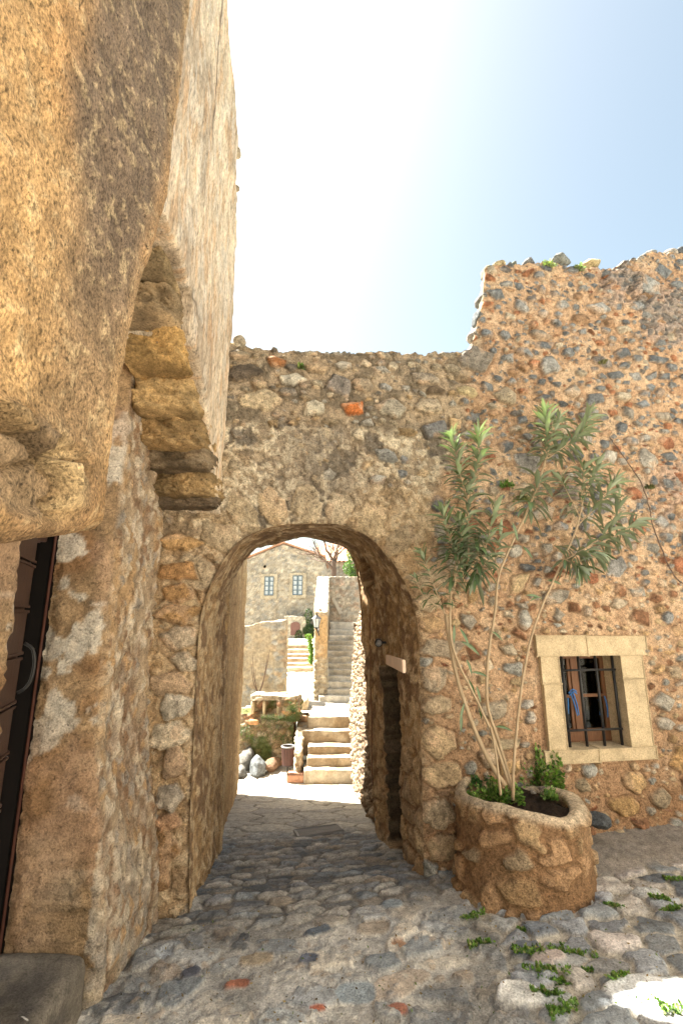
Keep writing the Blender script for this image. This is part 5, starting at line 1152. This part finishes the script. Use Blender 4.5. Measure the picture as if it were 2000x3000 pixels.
leafclump('leafy_weed','tall bushy green weed at the right side of the planter soil','plant',pz(1590,2300,.45),(.15,.11,.22),2200,.015,PG,3)
leafclump('leafy_weed','small trailing weed on the inner right rim of the planter','plant',pz(1612,2340,.46),(.05,.05,.06),260,.011,((.10,.2,.04),(.16,.26,.06)),4)
for k,(px,py,r_,lab,cl) in enumerate(((1482,1428,.055,'green leafy wall plant left of the oleander top stem',PG),(1530,1470,.07,'thin feathery dry tuft growing from the wall under the green wall plant',((.2,.2,.09),(.15,.2,.06))),(1900,1433,.035,'small dark tuft on the wall beside the dry vine',((.08,.1,.03),(.12,.12,.05))),(1763,1066,.03,'tiny brown tuft high on the rubble wall',((.2,.19,.08),(.14,.14,.06))),(882,1078,.03,'tiny green tuft near the top of the gateway wall',((.07,.12,.03),(.12,.14,.05))),(1605,782,.06,'low grassy tuft on top of the tall wall',((.16,.22,.08),(.22,.26,.1))),(1695,790,.05,'pale green moss tuft on top of the tall wall',((.2,.26,.12),(.16,.2,.08))))):
    leafclump('wall_plant',lab,'plant',O(px,py,.02),(r_,.05,r_),int(200+r_*3000),.011,cl,20+k,'small plants growing out of the walls')
gl=[(1385,2690,.05,'at the left foot of the planter'),(1400,2765,.05,'left of the pale cobbles, below the planter'),(1535,2725,.025,'small, in front of the planter'),(1555,2800,.06,'between two grey cobbles in the middle right'),(1668,2790,.06,'behind the pinkish cobble'),(1600,2855,.06,'long, along the joint below the pinkish cobble'),(1640,2880,.05,'beside the long joint weed'),(1705,2840,.035,'right of the pinkish cobble'),(1975,2580,.045,'against the right frame edge beneath the cement skirt'),(1935,2650,.035,'right, between small cobbles'),(1965,2665,.05,'right, wide and dark'),(1800,2660,.03,'faint, right of the planter'),(1815,2880,.035,'beside the large grey cobble at lower right'),(1985,2965,.07,'bright sunlit, in the lower right corner'),(1650,2975,.06,'right of the whitewashed cobble'),(1600,2925,.045,'touching the whitewashed cobble')]
for k,(px,py,r_,lab) in enumerate(gl):
    p=atZ(px,py,-.0); p=atZ(px,py,float(gz(p[0],p[1]))+.01); p[2]=groundz(p[0],p[1])+.002
    leafclump('joint_weed','green weed tuft '+lab,'weed',p,(r_*1.2,r_*.7,r_*.45),int(120+r_*4200),.0085,PG,50+k,'weed tufts in the cobble joints')
# dry vine
vt=[(1700,1180),(1755,1240),(1787,1284),(1835,1350),(1878,1416),(1901,1488),(1910,1535),(1924,1574),(1965,1671),(1996,1707),(2060,1745)]
vine=tube('dry_vine',smoothline([O(x,y,.05+.02*((i%3)-1)) for i,(x,y) in enumerate(vt[2:])],60,.002,3),[.004,.006],M['twig'],None,6); tag(vine,'thin dark leafless vine stem trailing down the right of the rubble wall','vine')
# dark rock on the skirt
p=O(1753,2405,.12); o=rock('loose_rock',p,(.085,.07,.055),901,(.10,.11,.12),M['rubble'],None,4,.12); tag(o,'single dark blue-grey rock lying against the wall right of the planter','rock')
# ================================================================== gateway fittings
VP_,VV_,VT_=vault_grid
def proj(P):
    r=P-np.array((0,0,CZ)); zc=r[...,1]*CP+r[...,2]*SP; d=r[...,1]*SP-r[...,2]*CP; return np.stack([1000+F*r[...,0]/zc,1500+F*d/zc],-1)
PV=proj(VP_); half=PV.shape[0]//2
def onvault(px,py):
    q=PV[half:]; d=(q[...,0]-px)**2+(q[...,1]-py)**2; i,j=np.unravel_index(np.argmin(d),d.shape); i+=half; return VP_[i,j],(i,j)
lft=-WU
sp0,_=onvault(1130,1882); sl_t=empty('spotlight','small round grey floodlight fixed to the inner right jamb of the arch','lamp')
c=sp0+lft*.06
tube('housing',[c+np.array((0,.045,.0)),c+np.array((-.01,0,0)),c+np.array((-.012,-.03,-.003))],[.028,.036,.036],M['iron'],sl_t,14); tube('arm',[sp0+WU*.03,c+np.array((.0,.02,0))],.010,M['iron'],sl_t)
tube('lens',[c+np.array((-.012,-.030,-.003)),c+np.array((-.013,-.034,-.003))],.029,M['metal'],sl_t,14)
i0=None
pa,_=onvault(1117,1930); pb,_=onvault(1167,1945); pb=atX(1167,1942,pa[0]+.01) if abs(pb[1]-pa[1])>1.2 else pb
x_=.5*(pa[0]+sp0[0])-.01; qa=atX(1117,1930,x_); qb=atX(1168,1953,x_+.012); mid=(qa+qb)/2; ax=(qb-qa)/2
o=box('slot_lintel',mid+np.array((.035,0,0)),ax,(.012,0,0),(0,0,.042),M['tape'],gate_t,.004)
cpts=[onvault(x,y)[0]+lft*.012 for x,y in ((1086,1800),(1087,1900),(1089,2000),(1091,2100),(1093,2200),(1095,2300))]
cb=tube('cable',smoothline(cpts,30),.006,M['frame'],None,6); tag(cb,'thin brown cable running down the inner right jamb of the arch','cable')
# drain grate
cr=[]
for (px,py) in ((861,2434),(986,2418),(1005,2435),(874,2455)):
    p=atZ(px,py,-.6)
    for _ in range(12): p=atZ(px,py,float(gz(p[0],p[1]))+.018)
    cr.append(p)
cr=np.array(cr); dg=empty('drain_grate','rectangular grey iron drain grate set in the passage floor','grate')
def bil(a,b): return (cr[0]*(1-a)+cr[1]*a)*(1-b)+(cr[3]*(1-a)+cr[2]*a)*b
fr=[tubeVQ([cr[i],cr[(i+1)%4]],.014,4) for i in range(4)]; V_,Q_,_=joinVQ(fr); link('frame',mesh_np('frame',V_,Q_,None,M['metal'],False),dg)
br=[tubeVQ([bil(a,0),bil(a,1)],.009,4) for a in np.linspace(.04,.96,22)]+[tubeVQ([bil(0,b),bil(1,b)],.007,4) for b in (.5,)]
V_,Q_,_=joinVQ(br); link('bars',mesh_np('bars',V_,Q_,None,M['metal'],False),dg)
dn_=np.array([c-np.array((0,0,.012)) for c in cr]); link('sump',mesh_np('sump',dn_,[(0,3,2,1)],None,M['dark'],False),dg)
# ================================================================== pale houses added out of view to bounce sunlight into the courtyard
pst=st_plaster((.70,.64,.54),(.76,.7,.6),(.62,.54,.42),.015)
for nm,lab,a,b,T,h in (('added_bounce_house','unseen pale house added behind the viewpoint to bounce sunlight',(-5.5,-7.2),(5.5,-7.2),1.2,5.0),('added_bounce_house','unseen pale house added on the far right to bounce sunlight',(5.4,-6.5),(5.4,4.0),1.2,5.2)):
    t=empty(nm,lab,'house'); wallblock('wall',a,b,T,-.6,h,pst,M['plaster'],t,res=.12,seed=int(b[1]*3+100),rc=.1)
#@@MAIN


rgl=np.random.RandomState(31); pts=[]
for _ in range(420):
    px=rgl.uniform(350,2000); py=rgl.uniform(2600,3000); p=atZ(px,py,0.0)
    if abs(p[0])<3 and p[1]<3.6: pts.append((p[0],p[1],groundz(p[0],p[1])+.004))
o=tufts('leaf_litter',np.array(pts),.008,((.22,.15,.07),(.30,.22,.10),(.12,.09,.05),(.10,.14,.04)),M['weed'],None,31,.5,0.0); tag(o,'scattered dry leaf scraps and grit over the courtyard cobbles','litter',None,'stuff')

for k,(px,py,r_) in enumerate(((697,455,.045),(693,560,.026))):
    p=atX(px,py,-.90); block('protruding_stone',(p[0]-.02,p[1]-.03,p[2]),(.05,r_,r_*.9),950+k,(.42,.36,.27),M['rubble'],left,4,3,.12)
w=bpy.data.worlds.new('World'); sc.world=w; w.use_nodes=True; nt=w.node_tree
sky=nt.nodes.new('ShaderNodeTexSky'); sky.sky_type='NISHITA'; sky.sun_disc=False
SE=R(59.3); SA=R(-62)
sky.sun_elevation=SE; sky.sun_rotation=SA; sky.air_density=1.0; sky.dust_density=2.4; sky.ozone_density=1.5; sky.altitude=10
bg=nt.nodes['Background']; bg.inputs['Strength'].default_value=.05
tn=nt.nodes.new('ShaderNodeVectorMath'); tn.operation='MULTIPLY'; tn.inputs[1].default_value=(1.2,1.08,.80)
nt.links.new(sky.outputs[0],tn.inputs[0]); nt.links.new(tn.outputs[0],bg.inputs['Color'])
sun=bpy.data.lights.new('sun','SUN'); sun.energy=5.0; sun.angle=R(.53); sun.color=(1,.94,.84)
so=bpy.data.objects.new('sun',sun); COL.objects.link(so)
dirv=Vector((math.sin(SA)*math.cos(SE),math.cos(SA)*math.cos(SE),math.sin(SE)))
so.rotation_euler=dirv.to_track_quat('Z','Y').to_euler(); so.location=(0,0,30)
sc.view_settings.view_transform='Standard'; sc.view_settings.look='None'; sc.view_settings.gamma=1; sc.view_settings.exposure=2.9
sc.cycles.max_bounces=10; sc.cycles.diffuse_bounces=6
